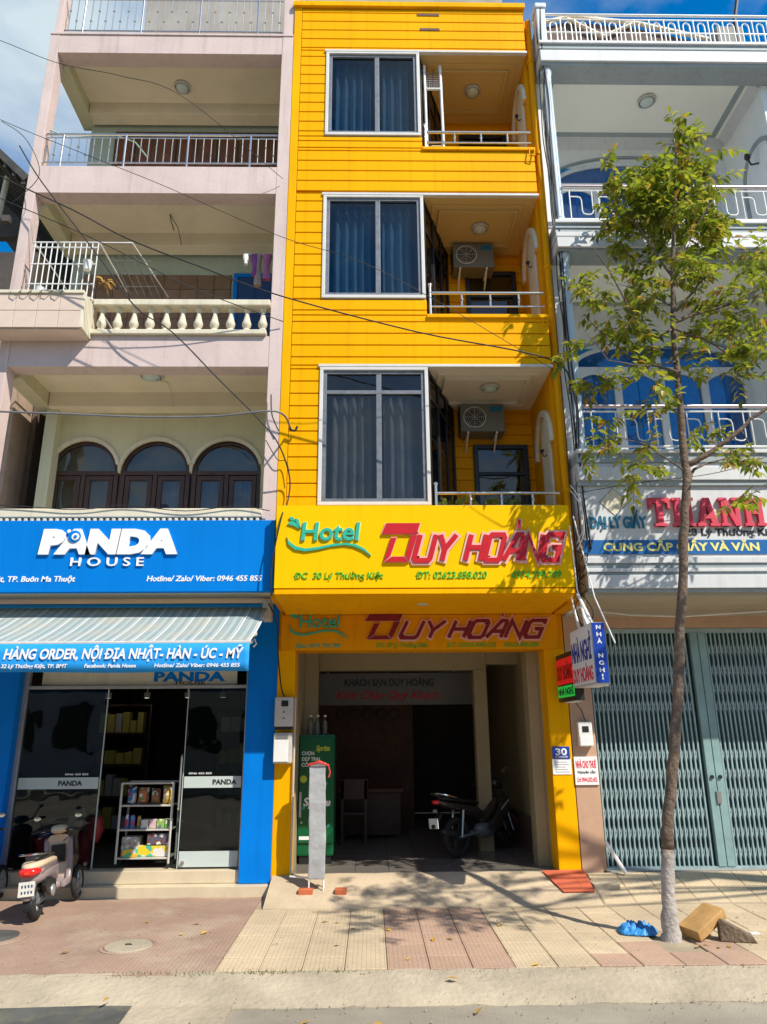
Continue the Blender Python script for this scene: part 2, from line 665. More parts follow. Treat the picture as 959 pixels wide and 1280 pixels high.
def wash_edge(n, l, b, t, out):
    sp = n.new('ShaderNodeSeparateXYZ')
    l.new(t.outputs['Object'], sp.inputs[0])
    nz = n.new('ShaderNodeTexNoise')
    nz.inputs['Scale'].default_value = 14
    nz.inputs['Detail'].default_value = 8
    l.new(t.outputs['Object'], nz.inputs['Vector'])
    ad = n.new('ShaderNodeMath')
    ad.operation = 'MULTIPLY_ADD'
    ad.inputs[1].default_value = .5
    l.new(nz.outputs['Fac'], ad.inputs[0])
    l.new(sp.outputs['Z'], ad.inputs[2])
    mr = n.new('ShaderNodeMapRange')
    mr.inputs['From Min'].default_value = .84
    mr.inputs['From Max'].default_value = .97
    l.new(ad.outputs[0], mr.inputs['Value'])
    mx = n.new('ShaderNodeMixRGB')
    mx.inputs['Color2'].default_value = (.19, .14, .10, 1)
    l.new(mr.outputs[0], mx.inputs['Fac'])
    l.new(out, mx.inputs['Color1'])
    l.new(mx.outputs[0], b.inputs['Base Color'])


mat('limewash', (.42, .38, .345), .85, .35, 7, bump=.8, bscale=30, dirt=.75, dirtc=(.22, .175, .135), extra=wash_edge)
glass('glass_clear', (.50, .56, .55), 1.0, .01, .012)
glass('glass_window', (.40, .50, .56), 1.2, .02, .012)
glass('glass_dark', (.48, .50, .51), 1.2, .02, .012)
glass('glass_brown', (.7, .7, .7), 1.1, .02, .04)
mat('frosted', (.50, .58, .56), .5, .04, 5)

# ---------------------------------------------------------------- ground, road, pavement
GZ = -.2      # pavement level; the ground floors stand at z = 0
struct(MB().box(-900, 900, -900, 900, -.9, -.42).build('ground', 'concrete_grey'))


def sheet(x0, x1, y0, y1, zf, nx, ny, jit=0., jedge=0., thick=.12):
    """a gently uneven slab; zf(x,y) gives its top"""
    mb = MB()
    rnd = random.Random(int(x0 * 31 + y0 * 17 + nx))
    top = []
    for j in range(ny + 1):
        for i in range(nx + 1):
            x = x0 + (x1 - x0) * i / nx
            y = y0 + (y1 - y0) * j / ny
            if jedge and j in (0, ny):
                y += rnd.uniform(-jedge, jedge)
            top.append((x, y, zf(x, y) + rnd.uniform(-jit, jit)))
    n = len(top)
    fs = [(j * (nx + 1) + i, j * (nx + 1) + i + 1, (j + 1) * (nx + 1) + i + 1, (j + 1) * (nx + 1) + i) for j in range(ny) for i in range(nx)]
    ring = [i for i in range(nx)] + [j * (nx + 1) + nx for j in range(ny)] + [ny * (nx + 1) + nx - i for i in range(nx)] + [(ny - j) * (nx + 1) for j in range(ny)]
    bot = [(top[i][0], top[i][1], top[i][2] - thick) for i in ring]
    fs += [(ring[k], n + k, n + (k + 1) % len(ring), ring[(k + 1) % len(ring)]) for k in range(len(ring))]
    fs.append(tuple(range(n, n + len(bot))))
    return mb.add(top + bot, fs)


struct(sheet(-60, 60, -14.5, -3.13, lambda x, y: -.315 + .012 * math.cos((y + 9) * .25), 120, 22, .003, 0, .1).build('road', 'asphalt', smooth=True))
struct(sheet(-60, 60, -20, -14.55, lambda x, y: -.2, 20, 2, .0, 0, .2).build('far_pavement', 'concrete'))


def kerb_z(x, y):
    t = (y + 3.19) / .40
    return -.312 + .112 * max(0, min(1, t)) ** .8


struct(sheet(-14, 14, -3.19, -2.76, kerb_z, 220, 7, .004, .012, .12).build('kerb', 'concrete', smooth=True))
struct(sheet(-14, -1.23, -2.80, .3, lambda x, y: GZ - .004, 60, 14, .003, 0, .15).build('paved_forecourt', 'paving_red', smooth=True))
side = struct(MB().box(-1.23, 14, -2.79, -.02, GZ - .15, GZ - .014).build('sidewalk', 'mortar'))
TS = .3375
tm = {}
for k in ('tile_yellow', 'tile_red'):
    t0 = MB().box(-TS / 2 + .003, TS / 2 - .003, -TS / 2 + .003, TS / 2 - .003, -.03, 0).build('paving_tile', k, None, .004, seg=1)
    tm[k] = t0.data
    bpy.data.objects.remove(t0)
rt_ = random.Random(3)
X0 = -1.225
for j in range(8):
    for i in range(20):
        cx = X0 + (i + .5) * TS
        c = (i in (4, 5, 6)) or (i >= 9 and 5 >= j >= 4 and i < 13 and rt_.random() < .8)
        k = 'tile_red' if c else 'tile_yellow'
        if j < 6:
            cy = -.71 - (j + .5) * TS
            if abs(cx - 2.68) < .25 and abs(cy + 2.03) < .2:
                continue          # the planting hole of the tree
            inst('paving_tile', tm[k], side, (cx, cy, GZ + rt_.uniform(-.002, .003)), (rt_.uniform(-.006, .006), rt_.uniform(-.006, .006), rt_.uniform(-.004, .004)))
        elif cx > 2.5:
            a = math.atan2(.195, .71)
            s = (j - 6 + .5) * TS * 1.06
            inst('paving_tile', tm['tile_yellow'], side, (cx, -.71 + s * math.cos(a), GZ + .008 + s * math.sin(a)), (a, 0, rt_.uniform(-.004, .004)))
pr = MB().prism([(-.73, GZ - .1), (-.73, GZ + .002), (.06, -.001), (.06, -.3)], 2.47, 14, 'x').build('entrance_ramp', 'mortar')
struct(pr)
hr = sheet(-1.14, 2.46, -.74, .05, lambda x, y: GZ + .008 + (.195 + .0) * max(0, min(1, (y + .72) / .72)), 24, 8, .004, .012, .2)
hr = hr.build('entrance_ramp', mat('ramp', (.50, .40, .27), .9, .2, 1.6, bump=.4, bscale=26, dirt=.4, dirtc=(.34, .27, .19)), smooth=True)
struct(hr)
MB().box(2.46, 2.75, -.42, -.06, -.2, -.055).build('ramp_end', 'concrete', pr, .015)
soil = struct(MB().lathe([(.0, -.2), (.24, -.2), (.24, -.025), (.17, .0), (.02, .02)], (2.66, -2.03, GZ - .012), 14).build('soil', 'mortar'))
mc = thing('manhole_cover', 'round pale concrete cover set in the red paving', 'cover', (-2.13, -2.0, GZ))
MB().lathe([(.0, -.03), (.205, -.03), (.205, .0), (.2, .006), (.0, .008)], (-2.13, -2.0, GZ), 28).build('lid', 'concrete', mc)
MB().lathe([(.25, -.02), (.25, .0), (.235, .001), (.215, .001), (.215, -.02)], (-2.13, -2.0, GZ), 28).build('rim', 'paving_red', mc)
MB().tube([(-2.16, -2.0, GZ + .006), (-2.15, -2.0, GZ + .014), (-2.11, -2.0, GZ + .014), (-2.10, -2.0, GZ + .006)], .005, 6).build('lifting_eye', 'dark', mc)
mc = thing('manhole_cover', 'dark round drain cover cut off by the left edge', 'cover', (-3.5, -1.66, GZ))
MB().lathe([(.0, -.03), (.24, -.03), (.24, .0), (.23, .006), (.0, .006)], (-3.5, -1.66, GZ), 28).build('lid', 'asphalt_dark', mc)
MB().lathe([(.34, -.02), (.34, .001), (.32, .004), (.25, .003), (.25, -.02)], (-3.5, -1.66, GZ), 28).build('rim', 'paving_red', mc)
struct(sheet(-14, -1.72, -3.85, -3.16, lambda x, y: -.292, 40, 3, .003, .015, .06).build('gutter_patch', 'asphalt_dark', smooth=True))
struct(sheet(-1.72, -1.0, -3.55, -3.14, lambda x, y: -.306 + (y + 3.55) * .03, 16, 3, .005, .035, .06).build('gutter_concrete', 'concrete', smooth=True))

# ---------------------------------------------------------------- the yellow hotel
H = thing('hotel_building', 'narrow bright yellow hotel clad in horizontal boards with three balconies', 'building', (.6, 0, 0))
XL, XR, YF = -1.13, 2.335, -.9
# core walls behind the cladding
w = MB()
w.box(XL, -.64, YF + .03, .38, 3.06, 12.1)                         # left of the windows
w.box(.40 + .33, .76, -.30, .40, 3.06, 4.05)
for a, b in ((11.27, 12.1), (8.71, 9.49), (6.06, 6.79), (3.07, 4.06)):
    w.box(-.64, XR - .004, YF + .031, .4, a, b)
for a, b in ((9.49, 9.69), (6.79, 7.03), (4.06, 4.17)):
    w.box(-.64, .745, YF + .032, .39, a, b)
w.build('wall', 'yellow', H)
MB().box(.73, XR + .1, .40, .6, 3.0, 12.0).build('rear_wall', 'yellow_in', H)
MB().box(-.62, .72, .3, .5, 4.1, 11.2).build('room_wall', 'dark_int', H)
MB().box(XL, XL + .11, YF - .004, YF + .2, 3.1, 12.1).build('corner_strip', 'yellow', H, .006)
# right boundary wall, set back from the cladding
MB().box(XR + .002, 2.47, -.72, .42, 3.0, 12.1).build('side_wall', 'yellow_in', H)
MB().box(XL - .02, XR + .03, YF - .05, .5, 12.1, 12.19).build('parapet_cap', 'yellow', H, .008)
MB().box(XL + .1, XR - .1, -.1, .1, 12.19, 13.5).build('roof_wall', 'concrete_grey', H, .01)
# cladding boards
BP = .1715
zones = [(11.27, 12.08, XR), (9.69, 11.27, -.64), (9.49, 9.69, .745), (8.71, 9.49, XR), (7.03, 8.71, -.64), (6.79, 7.03, .745), (6.06, 6.79, XR), (4.17, 6.06, -.64), (4.02, 4.17, .745)]
z = 12.01 - 60 * BP
while z < 12.05:
    for a, b, xr in zones:
        z0, z1 = max(z, a) + .006, min(z + BP, b) - .007
        if z1 - z0 > .03:
            inst('cladding_board', boxmesh(xr - (XL + .115), .026, z1 - z0, 'yellow', .005), H, (XL + .115, YF - .004, z0))
    z += BP
# boards on the rear wall of each balcony
for f0, top, d0 in ((4.1, 6.0, 5.47), (6.8, 8.64, 8.34), (9.5, 11.2, 10.95)):
    z = f0
    while z < top - .05:
        h = min(BP, top - z) - .014
        if z < d0:
            inst('cladding_board', boxmesh(1.46 - .76, .02, h, 'yellow_in', .004), H, (.76, .382, z))
            inst('cladding_board', boxmesh(XR - 2.245, .02, h, 'yellow_in', .004), H, (2.245, .382, z))
        else:
            inst('cladding_board', boxmesh(XR - .76, .02, h, 'yellow_in', .004), H, (.76, .382, z))
        z += BP
for x0, z0, x1 in ((.72, 11.955, 1.06), (.76, 11.665, 1.06)):
    MB().box(x0, x1, YF - .012, YF + .01, z0, z0 + .05).build('vent_slot', 'wood_brown', H, .004)
# balcony ceilings and floor edges
for zc in (11.24, 8.68, 6.04):
    c = MB().box(.74, XR, YF + .03, .4, zc + .002, zc + .028).build('balcony_ceiling', 'ceiling_white' if zc < 7 else 'ceiling_cream', H)
    m = MB()
    for k, (ins, dz) in enumerate(((.12, .03), (.22, .05))):
        x0, x1, y0, y1 = .76 + ins, XR - ins, YF + .05 + ins, .38 - ins
        w_ = .035
        for bx in ((x0, x1, y0, y0 + w_), (x0, x1, y1 - w_, y1), (x0, x0 + w_, y0 + w_, y1 - w_), (x1 - w_, x1, y0 + w_, y1 - w_)):
            m.box(*bx, zc - dz + .012, zc + .002)
    m.build('moulding', 'ceiling_white' if zc < 7 else 'ceiling_cream', c, .004)
    MB().box(-.66, XR + .01, YF - .03, YF + .03, zc - .012, zc + .026).build('soffit_trim', 'white_trim', H, .006)
for zf in (9.49, 6.79, 4.06):
    MB().box(.745, XR + .012, YF - .035, .38, zf - .045, zf + .004).build('balcony_floor', 'yellow', H, .006)


def curtain(x0, x1, y, z0, z1, m, parent, amp=.03, per=.11, gap=0):
    n = int((x1 - x0) / .018)
    mb = MB()
    rr = random.Random(int(z0 * 100 + x0 * 10))
    ph = rr.random() * 6
    for i in range(n + 1):
        x = x0 + (x1 - x0) * i / n
        a = 2 * math.pi * x / per + ph + .8 * math.sin(x * 7)
        for zz, k in ((z0, 1.25), ((z0 + z1) / 2, 1.05), (z1, .75)):
            mb.v.append((x + .006 * math.sin(zz * 3), y + amp * k * math.sin(a), zz))
    for i in range(n):
        for k in range(2):
            mb.f.append((i * 3 + k, (i + 1) * 3 + k, (i + 1) * 3 + k + 1, i * 3 + k + 1))
    return mb.build('curtain', m, parent, smooth='all')


def frame_rect(x0, x1, z0, z1, t, y0, y1):
    m = MB()
    m.box(x0, x1, y0, y1, z0, z0 + t)
    m.box(x0, x1, y0, y1, z1 - t, z1)
    m.box(x0, x0 + t, y0, y1, z0 + t, z1 - t)
    m.box(x1 - t, x1, y0, y1, z0 + t, z1 - t)
    return m


def hotel_window(z0, z1, transom, gl):
    wd = frame_rect(-.64, .735, z0, z1, .045, YF - .025, YF + .05).build('window', 'white_trim', H, .006)
    wd['label'] = 'white outer surround of the sliding window'
    x0, x1, a, b = -.595, .69, z0 + .045, z1 - .045
    fr = frame_rect(x0, x1, a, b, .045, YF + .0, YF + .06)
    xm = .075
    fr.box(xm, xm + .065, YF + .004, YF + .056, a + .045, b - .045)
    zt = b
    if transom:
        zt = transom
        fr.box(x0 + .045, x1 - .045, YF + .002, YF + .054, zt, zt + .05)
    fr.build('frame', 'alu_dull', wd, .004)
    for p0, p1 in ((x0 + .045, xm), (xm + .065, x1 - .045)):
        MB().box(p0, p1, YF + .03, YF + .036, a + .045, (zt if transom else b - .045)).build('pane', gl, wd)
        if transom:
            MB().box(p0, p1, YF + .031, YF + .037, zt + .05, b - .045).build('pane', gl, wd)
    for p0, p1 in ((x0 + .10, xm - .06), (xm + .10, x1 - .12)):
        curtain(p0, p1, YF + .2, a - .02, (b if not transom else zt + .02), 'curtain_grey', wd, .06, .115)
    # glazed side that runs back at an angle beside the balcony
    A_, B_ = Vector((.742, YF + .06)), Vector((1.2, .375))
    dn = (B_ - A_).normalized()
    nn = Vector((dn.y, -dn.x))
    ln_ = (B_ - A_).length

    def slab(a, b, off, th, za, zb_, mb):
        p = [A_ + dn * a + nn * off, A_ + dn * b + nn * off, A_ + dn * b + nn * (off - th), A_ + dn * a + nn * (off - th)]
        return mb.prism([tuple(q) for q in p], za, zb_, 'z')
    sd_ = MB()
    for a in (0, ln_ * .34, ln_ * .67, ln_ - .05):
        slab(a, a + .05, .012, .04, z0, z1, sd_)
    for za in (z0, z1 - .05, (transom or (z0 + z1) / 2 + .35)):
        slab(.05, ln_ - .05, .009, .034, za, za + .05, sd_)
    sw = sd_.build('side_window', 'black_plastic', H, .004)
    for k in range(3):
        slab(ln_ * (k * .335) + .05, ln_ * (k * .335) + ln_ * .335, -.006, .006, z0 + .05, z1 - .05, MB()).build('pane', 'glass_side', sw)
    slab(.02, ln_ - .02, -.12, .03, z0, z1, MB()).build('side_blind', 'dark_int', sw)


glass('glass_side', (.5, .52, .54), .8, .03, .02)
hotel_window(9.70, 11.24, None, 'glass_window')
hotel_window(7.04, 8.68, None, 'glass_window')
hotel_window(4.18, 6.03, 5.66, 'glass_dark')
for z0, z1 in ((9.5, 10.95), (6.8, 8.34), (4.1, 5.47)):
    dm = MB()
    dm.box(1.47, 1.53, .33, .4, z0, z1)
    dm.box(2.18, 2.24, .33, .4, z0, z1)
    dm.box(1.53, 2.18, .33, .4, z1 - .06, z1)
    dm.box(1.53, 2.18, .335, .39, z1 - .46, z1 - .41)
    d = dm.build('door', 'black_plastic', H, .006)
    MB().box(1.53, 2.18, .36, .366, z1 - .41, z1 - .06).build('pane', 'glass_dark', d)
    MB().box(1.53, 2.18, .36, .366, z0 + .5, z1 - .46).build('pane', 'glass_dark', d)
    MB().box(1.53, 2.18, .355, .38, z0, z0 + .5).build('panel', 'wood_dark', d, .006)
    # white niche arch on the side wall
    am = MB()
    cy_, rz = -.28, z1 - .36
    out_, in_ = arc(cy_, rz, .44, 0, 180, 14, .58), arc(cy_, rz, .35, 0, 180, 14, .49)
    for i in range(14):
        am.prism([in_[i], out_[i], out_[i + 1], in_[i + 1]], XR - .05, XR, 'x')
    am.build('arch_trim', 'cream', H, .004)
    pn = arc(cy_ - .1, rz, .21, 0, 180, 10, .44)
    MB().prism([(cy_ + .11, z0), (cy_ - .31, z0)] + pn[::-1], XR - .03, XR, 'x').build('niche_panel', 'cream', H, .006)
    MB().tube([(XR - .03, cy_ - .15, rz - .1), (XR - .07, cy_ - .15, rz - .12), (XR - .09, cy_ - .15, rz - .07)], .008, 8).lathe([(.008, 0), (.028, .025), (.03, .045)], (XR - .09, cy_ - .15, rz - .07), 10).build('wall_lamp', 'black_plastic', H)


def hotel_rail(zf, top):
    r = MB().tube([(.8, YF + .05, zf + top), (XR - .02, YF + .05, zf + top)], .021, 10).build('railing', 'steel', H, smooth=True)
    MB().tube([(.8, YF + .05, zf), (.8, YF + .05, zf + top + .1)], .019, 10).lathe([(.005, -.03), (.028, -.015), (.028, .015), (.005, .03)], (.8, YF + .05, zf + top + .12), 10).build('post', 'steel', r, smooth=True)
    MB().tube([(.8, YF + .05, zf + top * .45), (XR - .02, YF + .05, zf + top * .45)], .012, 8).build('lower_rail', 'steel', r, smooth=True)
    for x in (1.22, 1.6, 1.98):
        MB().tube([(x, YF + .05, zf + top * .45), (x, YF + .05, zf + top)], .014, 8).lathe([(.014, -.02), (.022, 0), (.014, .02)], (x, YF + .05, zf + top * .72), 8).build('baluster', 'steel', r, smooth=True)


hotel_rail(9.49, .33)
hotel_rail(6.79, .37)
hotel_rail(4.06, .29)
# ground floor
MB().box(-1.16, -.945, 0, .32, -.15, 2.56).build('pillar', 'yellow', H, .008)
MB().box(2.185, 2.445, 0, .32, -.02, 2.56).build('pillar', 'yellow', H, .008)
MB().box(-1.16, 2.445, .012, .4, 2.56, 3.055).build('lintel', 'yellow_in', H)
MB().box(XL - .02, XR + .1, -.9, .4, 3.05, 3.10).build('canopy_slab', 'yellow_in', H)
for a_, b_ in ((-1.14, -.93), (2.16, 2.40)):
    MB().box(a_, b_, .32, 6.3, 0, 2.85).build('lobby_wall', 'lobby_wall', H)
MB().box(-1.1, 2.4, 6.3, 6.4, 0, 2.85).build('rear_lobby_wall', 'wood_dark', H)
MB().box(-.93, -.74, 1.2, 1.4, 0, 2.7).build('pilaster', 'lobby_wall', H, .01)
MB().box(2.02, 2.16, .33, .62, .0, 2.56).build('pilaster', 'lobby_wall', H, .01)
pm = MB()
pm.box(-.93, -.78, 1.5, 1.72, 0, 2.42)
pm.box(1.49, 1.68, 1.5, 1.72, 0, 2.42)
pm.box(-.93, 1.68, 1.5, 1.72, 2.42, 2.85)
pm.box(1.68, 2.16, 1.52, 1.7, 2.5, 2.85)
pm.build('portal', 'lobby_wall', H, .012)
MB().box(2.135, 2.165, .62, 6.2, 0, .46).build('dado', 'lobby_dado', H)
MB().box(-1.1, 2.4, .3, 6.4, 2.7, 2.8).build('lobby_ceiling', 'ceiling_white', H)
fl = MB().box(-1.0, 2.2, .03, 6.35, -.12, -.006).build('lobby_floor', 'mortar', H)
for i in range(8):
    for j in range(15):
        inst('floor_tile', boxmesh(.395, .395, .012, 'lobby_floor', .002), fl, (-.99 + i * .4, .06 + j * .4, -.006))
MB().box(-.93, .75, 4.24, 4.32, 0, 2.7).build('back_panel', 'wood_brown', H)

# ---------------------------------------------------------------- hotel sign boards
def hotel_logo(parent, x0, z0, s, Y, dark):
    """leaf sprig, swoosh and the word Hotel; x0,z0 lower left, s = scale"""
    mm = 'maroon' if False else ('teal_letter' if not dark else 'teal_letter')
    P = lambda x, z: (x0 + x * s, z0 + z * s)
    top = [(0, .20), (.03, .13), (.12, .06), (.25, .03), (.42, .05), (.60, .09), (.78, .105), (.92, .085), (1.03, .03), (1.12, -.06)]
    bot = [(1.12, -.075), (1.01, .005), (.90, .055), (.78, .075), (.60, .058), (.42, .015), (.25, -.01), (.11, .015), (.02, .09)]
    MB().prism([P(*q) for q in top + bot][::-1], Y, Y - .022).build('swoosh', mm, parent)
    for k, (pts) in enumerate(([(.0, .37), (.05, .41), (.10, .40), (.17, .30), (.08, .345)], [(.10, .45), (.15, .43), (.185, .31), (.13, .36)], [(.02, .46), (.07, .47), (.11, .41), (.05, .42)])):
        MB().prism([P(*q) for q in pts][::-1], Y, Y - .02).build('leaf_mark', mm, parent)
    text('Hotel', 'teal_light' if not dark else 'yellow_in', parent, x0 + .18 * s, x0 + .985 * s, z0 + .135 * s, .26 * s, Y, .012, .035, .1)
    text('Hotel', mm, parent, x0 + .19 * s, x0 + .975 * s, z0 + .142 * s, .247 * s, Y - .013, .012, .016, .1)


def dhoang(parent, xd0, xd1, xu0, xu1, xh0, xh1, zb, cap, dz, Y, w, cin, cout, shear):
    """the block letters DUY HOÀNG with a pale outline"""
    global GW0
    GW0 = w
    dd = xd1 - xd0
    D = lambda x, z: (xd0 + x * dd, zb + dz + z * (cap * 1.55))
    for g, (mm, y0, y1) in (((.03), (cout, Y, Y - .02)), ((0), (cin, Y - .0225, Y - .032))):
        k = w * .22 if g else 0
        # five bars of the D: top, right, bottom, left
        def off(p):
            return p
        bars = [[(.0, .71), (.11, 1), (1, 1), (.91, .71)], [(.75, .71), (.91, .71), (.69, 0), (.59, .15)], [(.05, 0), (.235, .15), (.59, .15), (.69, 0)], [(.05, 0), (.25, .64), (.40, .64), (.235, .15)]]
        m = MB()
        for i, b in enumerate(bars):
            pts = [Vector(D(*p)) for p in b]
            c = sum(pts, Vector((0, 0))) / 4
            if not g:
                pts = [p + (c - p).normalized() * w * .22 for p in pts]
            m.prism([tuple(p) for p in pts], y0, y1 - .0007 * i)
        m.build('lettering', mm, parent)
    for word, a, b in (('UY', xu0, xu1), ('HOANG', xh0, xh1)):
        glyphs(word, a, b, zb, cap, w * 1.95, Y, .02, shear).build('lettering', cout, parent)
        glyphs(word, a, b, zb, cap, w, Y - .0235, .01, shear).build('lettering', cin, parent)
    # tone mark over the A
    ax = xh0 + (xh1 - xh0) * .56
    for mm, q, y0, y1 in ((cout, 1.0, Y, Y - .03), (cin, .5, Y - .031, Y - .044)):
        ww = cap * .1 * q
        MB().prism([(ax - ww, zb + cap * 1.2 + (1 - q) * .02), (ax + ww, zb + cap * 1.2 + (1 - q) * .02), (ax + ww * 1.5, zb + cap * 1.62 - (1 - q) * .02), (ax - ww * .4, zb + cap * 1.62 - (1 - q) * .02)], y0, y1).build('tone_mark', mm, parent)


S = thing('hotel_sign', 'large yellow hotel sign box with raised red letters above the entrance', 'sign', (.6, -1.0, 3.1))
SY = -1.15
MB().prism([(SY + .03, 3.045), (SY + .03, 4.10), (-.94, 4.10), (-.94, 3.10), (.0, 3.03), (.0, 3.0)], -1.075, 2.305, 'x').build('sign_box', 'yellow', S, .004)
MB().box(-1.09, 2.32, SY, SY + .029, 3.13, 4.105).build('face_panel', 'yellow_sign', S, .004)
MB().box(-1.085, 2.315, SY - .002, SY + .03, 3.06, 3.115).build('edge_trim', 'yellow', S, .006)
hotel_logo(S, -.96, 3.56, .86, SY, False)
dhoang(S, .12, .585, .49, .99, 1.08, 2.215, 3.44, .30, -.02, SY, .055, 'red_letter', 'pink_letter', .28)
text('ĐC  30 Lý Thường Kiệt', 'green_letter', S, -.87, .15, 3.235, .075, SY, .012, .018, .15)
text('ĐT: 02623.858.020', 'green_letter', S, .51, 1.33, 3.235, .08, SY, .012, .018, .15)
text('0974.799.789', 'green_letter', S, 1.60, 2.18, 3.235, .08, SY, .012, .018, .15)
DL = thing('downlight', 'round white downlight under the big hotel sign box', 'lamp', (.62, -.5, 3.03))
MB().lathe([(.0, .03), (.11, .03), (.12, .0), (.1, -.012), (.0, -.015)], (.62, -.62, 3.05), 20).build('lamp_ring', 'white_trim', DL, smooth=True)
MB().lathe([(.0, .0), (.085, .0), (.07, -.01), (.0, -.012)], (.62, -.62, 3.033), 20).build('lens', 'frosted', DL, smooth=True)

S2 = thing('hotel_sign', 'shaded lower yellow hotel sign board right over the entrance opening', 'sign', (.6, -.01, 2.55))
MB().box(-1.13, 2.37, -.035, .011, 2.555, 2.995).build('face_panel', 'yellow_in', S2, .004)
hotel_logo(S2, -1.03, 2.74, .66, -.035, True)
dhoang(S2, -.08, .42, .36, .95, .98, 2.22, 2.70, .21, -.02, -.035, .042, 'maroon', 'pink_letter', .5)
text('Zalo: 0974 799 789', 'teal_letter', S2, -.95, -.38, 2.585, .05, -.035, .006, .014, .15)
text('ĐC: 30 Lý Thường Kiệt', 'green_letter', S2, .06, .72, 2.585, .055, -.035, .006, .014, .15)
text('ĐT: 02623.858.020', 'green_letter', S2, .95, 1.58, 2.585, .055, -.035, .006, .014, .15)
text('02623.858.020', 'green_letter', S2, 1.68, 2.12, 2.585, .055, -.035, .006, .014, .15)


# ---------------------------------------------------------------- fittings on the hotel
def ceiling_lamp(x, y, z, label, r=.13):
    t = thing('ceiling_lamp', label, 'lamp', (x, y, z))
    MB().lathe([(r * .9, 0), (r, -.01), (r, -.03), (r * .86, -.045), (r * .8, -.03), (r * .8, 0)], (x, y, z), 20).build('ring', 'box_grey', t, smooth=True)
    MB().lathe([(r * .79, -.005), (r * .7, -.05), (r * .4, -.075), (.01, -.085)], (x, y, z), 20).build('shade', 'frosted', t, smooth=True)
    return t


ceiling_lamp(1.62, -.25, 11.24, 'round lamp on the ceiling of the top hotel balcony')
ceiling_lamp(1.62, -.25, 8.68, 'round lamp on the ceiling of the middle hotel balcony')
ceiling_lamp(1.62, -.35, 6.04, 'round lamp on the ceiling of the lowest hotel balcony')


def air_con(x0, z0, label):
    t = thing('air_conditioner', label, 'air conditioner', (x0 + .3, .2, z0))
    y0 = .06
    MB().box(x0, x0 + .62, y0, .36, z0, z0 + .42).build('casing', mat('ac_grey', (.17, .16, .13), .5, .15, 5, dirt=.4), t, .015)
    MB().lathe([(.16, 0), (.16, -.012), (.145, -.014), (.145, 0)], (x0 + .2, y0, z0 + .21), 24, 'y').build('fan_ring', 'box_grey', t)
    MB().lathe([(.0, .002), (.144, .002), (.144, -.003), (.0, -.003)], (x0 + .2, y0, z0 + .21), 24, 'y').build('fan_opening', 'dark', t)
    g = MB()
    for r in (.04, .07, .10, .125):
        g.tube([(x0 + .2 + r * math.cos(R(a)), y0 - .01, z0 + .21 + r * math.sin(R(a))) for a in range(0, 360, 18)], .003, 4, closed=True)
    for a in range(0, 360, 45):
        g.tube([(x0 + .2, y0 - .012, z0 + .21), (x0 + .2 + .15 * math.cos(R(a)), y0 - .012, z0 + .21 + .15 * math.sin(R(a)))], .003, 4)
    g.build('fan_grille', 'box_grey', t)
    MB().box(x0 + .42, x0 + .59, y0 - .004, y0 + .002, z0 + .30, z0 + .38).build('badge', 'teal_text', t)
    for x in (x0 + .1, x0 + .5):
        MB().tube([(x, .38, z0 - .02), (x, y0 - .01, z0 - .02)], .015, 6).tube([(x, .38, z0 - .2), (x, y0 + .02, z0 - .02)], .013, 6).build('bracket', 'white_paint', t)


air_con(1.26, 5.56, 'white outdoor air conditioner on the lowest hotel balcony')
air_con(1.25, 8.22, 'white outdoor air conditioner near the ceiling of the middle hotel balcony')

L = thing('folding_ladder', 'white folding rack ladder standing on the top hotel balcony', 'ladder', (.95, -.6, 9.5))
for x in (.83, 1.07):
    MB().tube([(x, -.76, 9.497), (x - .01, -.74, 11.17)], .022, 8).build('front_leg', 'white_paint', L)
    MB().tube([(x + .06, .1, 9.497), (x + .02, -.66, 10.95)], .018, 8).build('rear_leg', 'cream', L)
MB().tube([(.83, -.748, 10.72), (1.06, -.748, 10.72)], .02, 8).build('crossbar', 'white_paint', L)
MB().tube([(.87, -.25, 10.15), (1.1, -.25, 10.15)], .014, 8).build('crossbar', 'cream', L)
gm = MB()
for i in range(6):
    x = .86 + i * .035
    gm.tube([(x, -.745, 10.74), (x, -.70, 11.1)], .005, 4)
for i in range(8):
    gm.tube([(.84, -.745 + .006 * i, 10.76 + i * .048), (1.05, -.745 + .006 * i, 10.76 + i * .048)], .005, 4)
gm.build('grid', 'steel', L)

dp = thing('drainpipe', 'yellow painted drainpipe between the hotel and the white building', 'pipe', (2.4, -.8, 3.2))
MB().tube([(2.43, -.79, 12.0), (2.42, -.79, 8.0), (2.41, -.79, 3.25)], .045, 12).build('pipe', 'yellow_in', dp, smooth=True)
for z in (11.2, 9.5, 7.6, 6.0, 4.4):
    MB().lathe([(.047, -.03), (.056, -.03), (.056, .03), (.047, .03)], (2.42, -.79, z), 12).build('clamp', 'yellow_in', dp)
for k, (x, y0, zz) in enumerate(((2.30, -.93, 9.42), (2.30, -.93, 6.70))):
    t = thing('spout', 'small metal hook by the right end of the %s hotel balcony edge' % ('top', 'middle')[k], 'spout', (x, y0, zz))
    MB().tube([(x - .04, y0 - .01, zz + .04), (x - .05, y0 - .03, zz - .1), (x + .02, y0 - .035, zz - .11), (x + .03, y0 - .01, zz + .03)], .01, 6).build('hook', 'yellow_in', t)

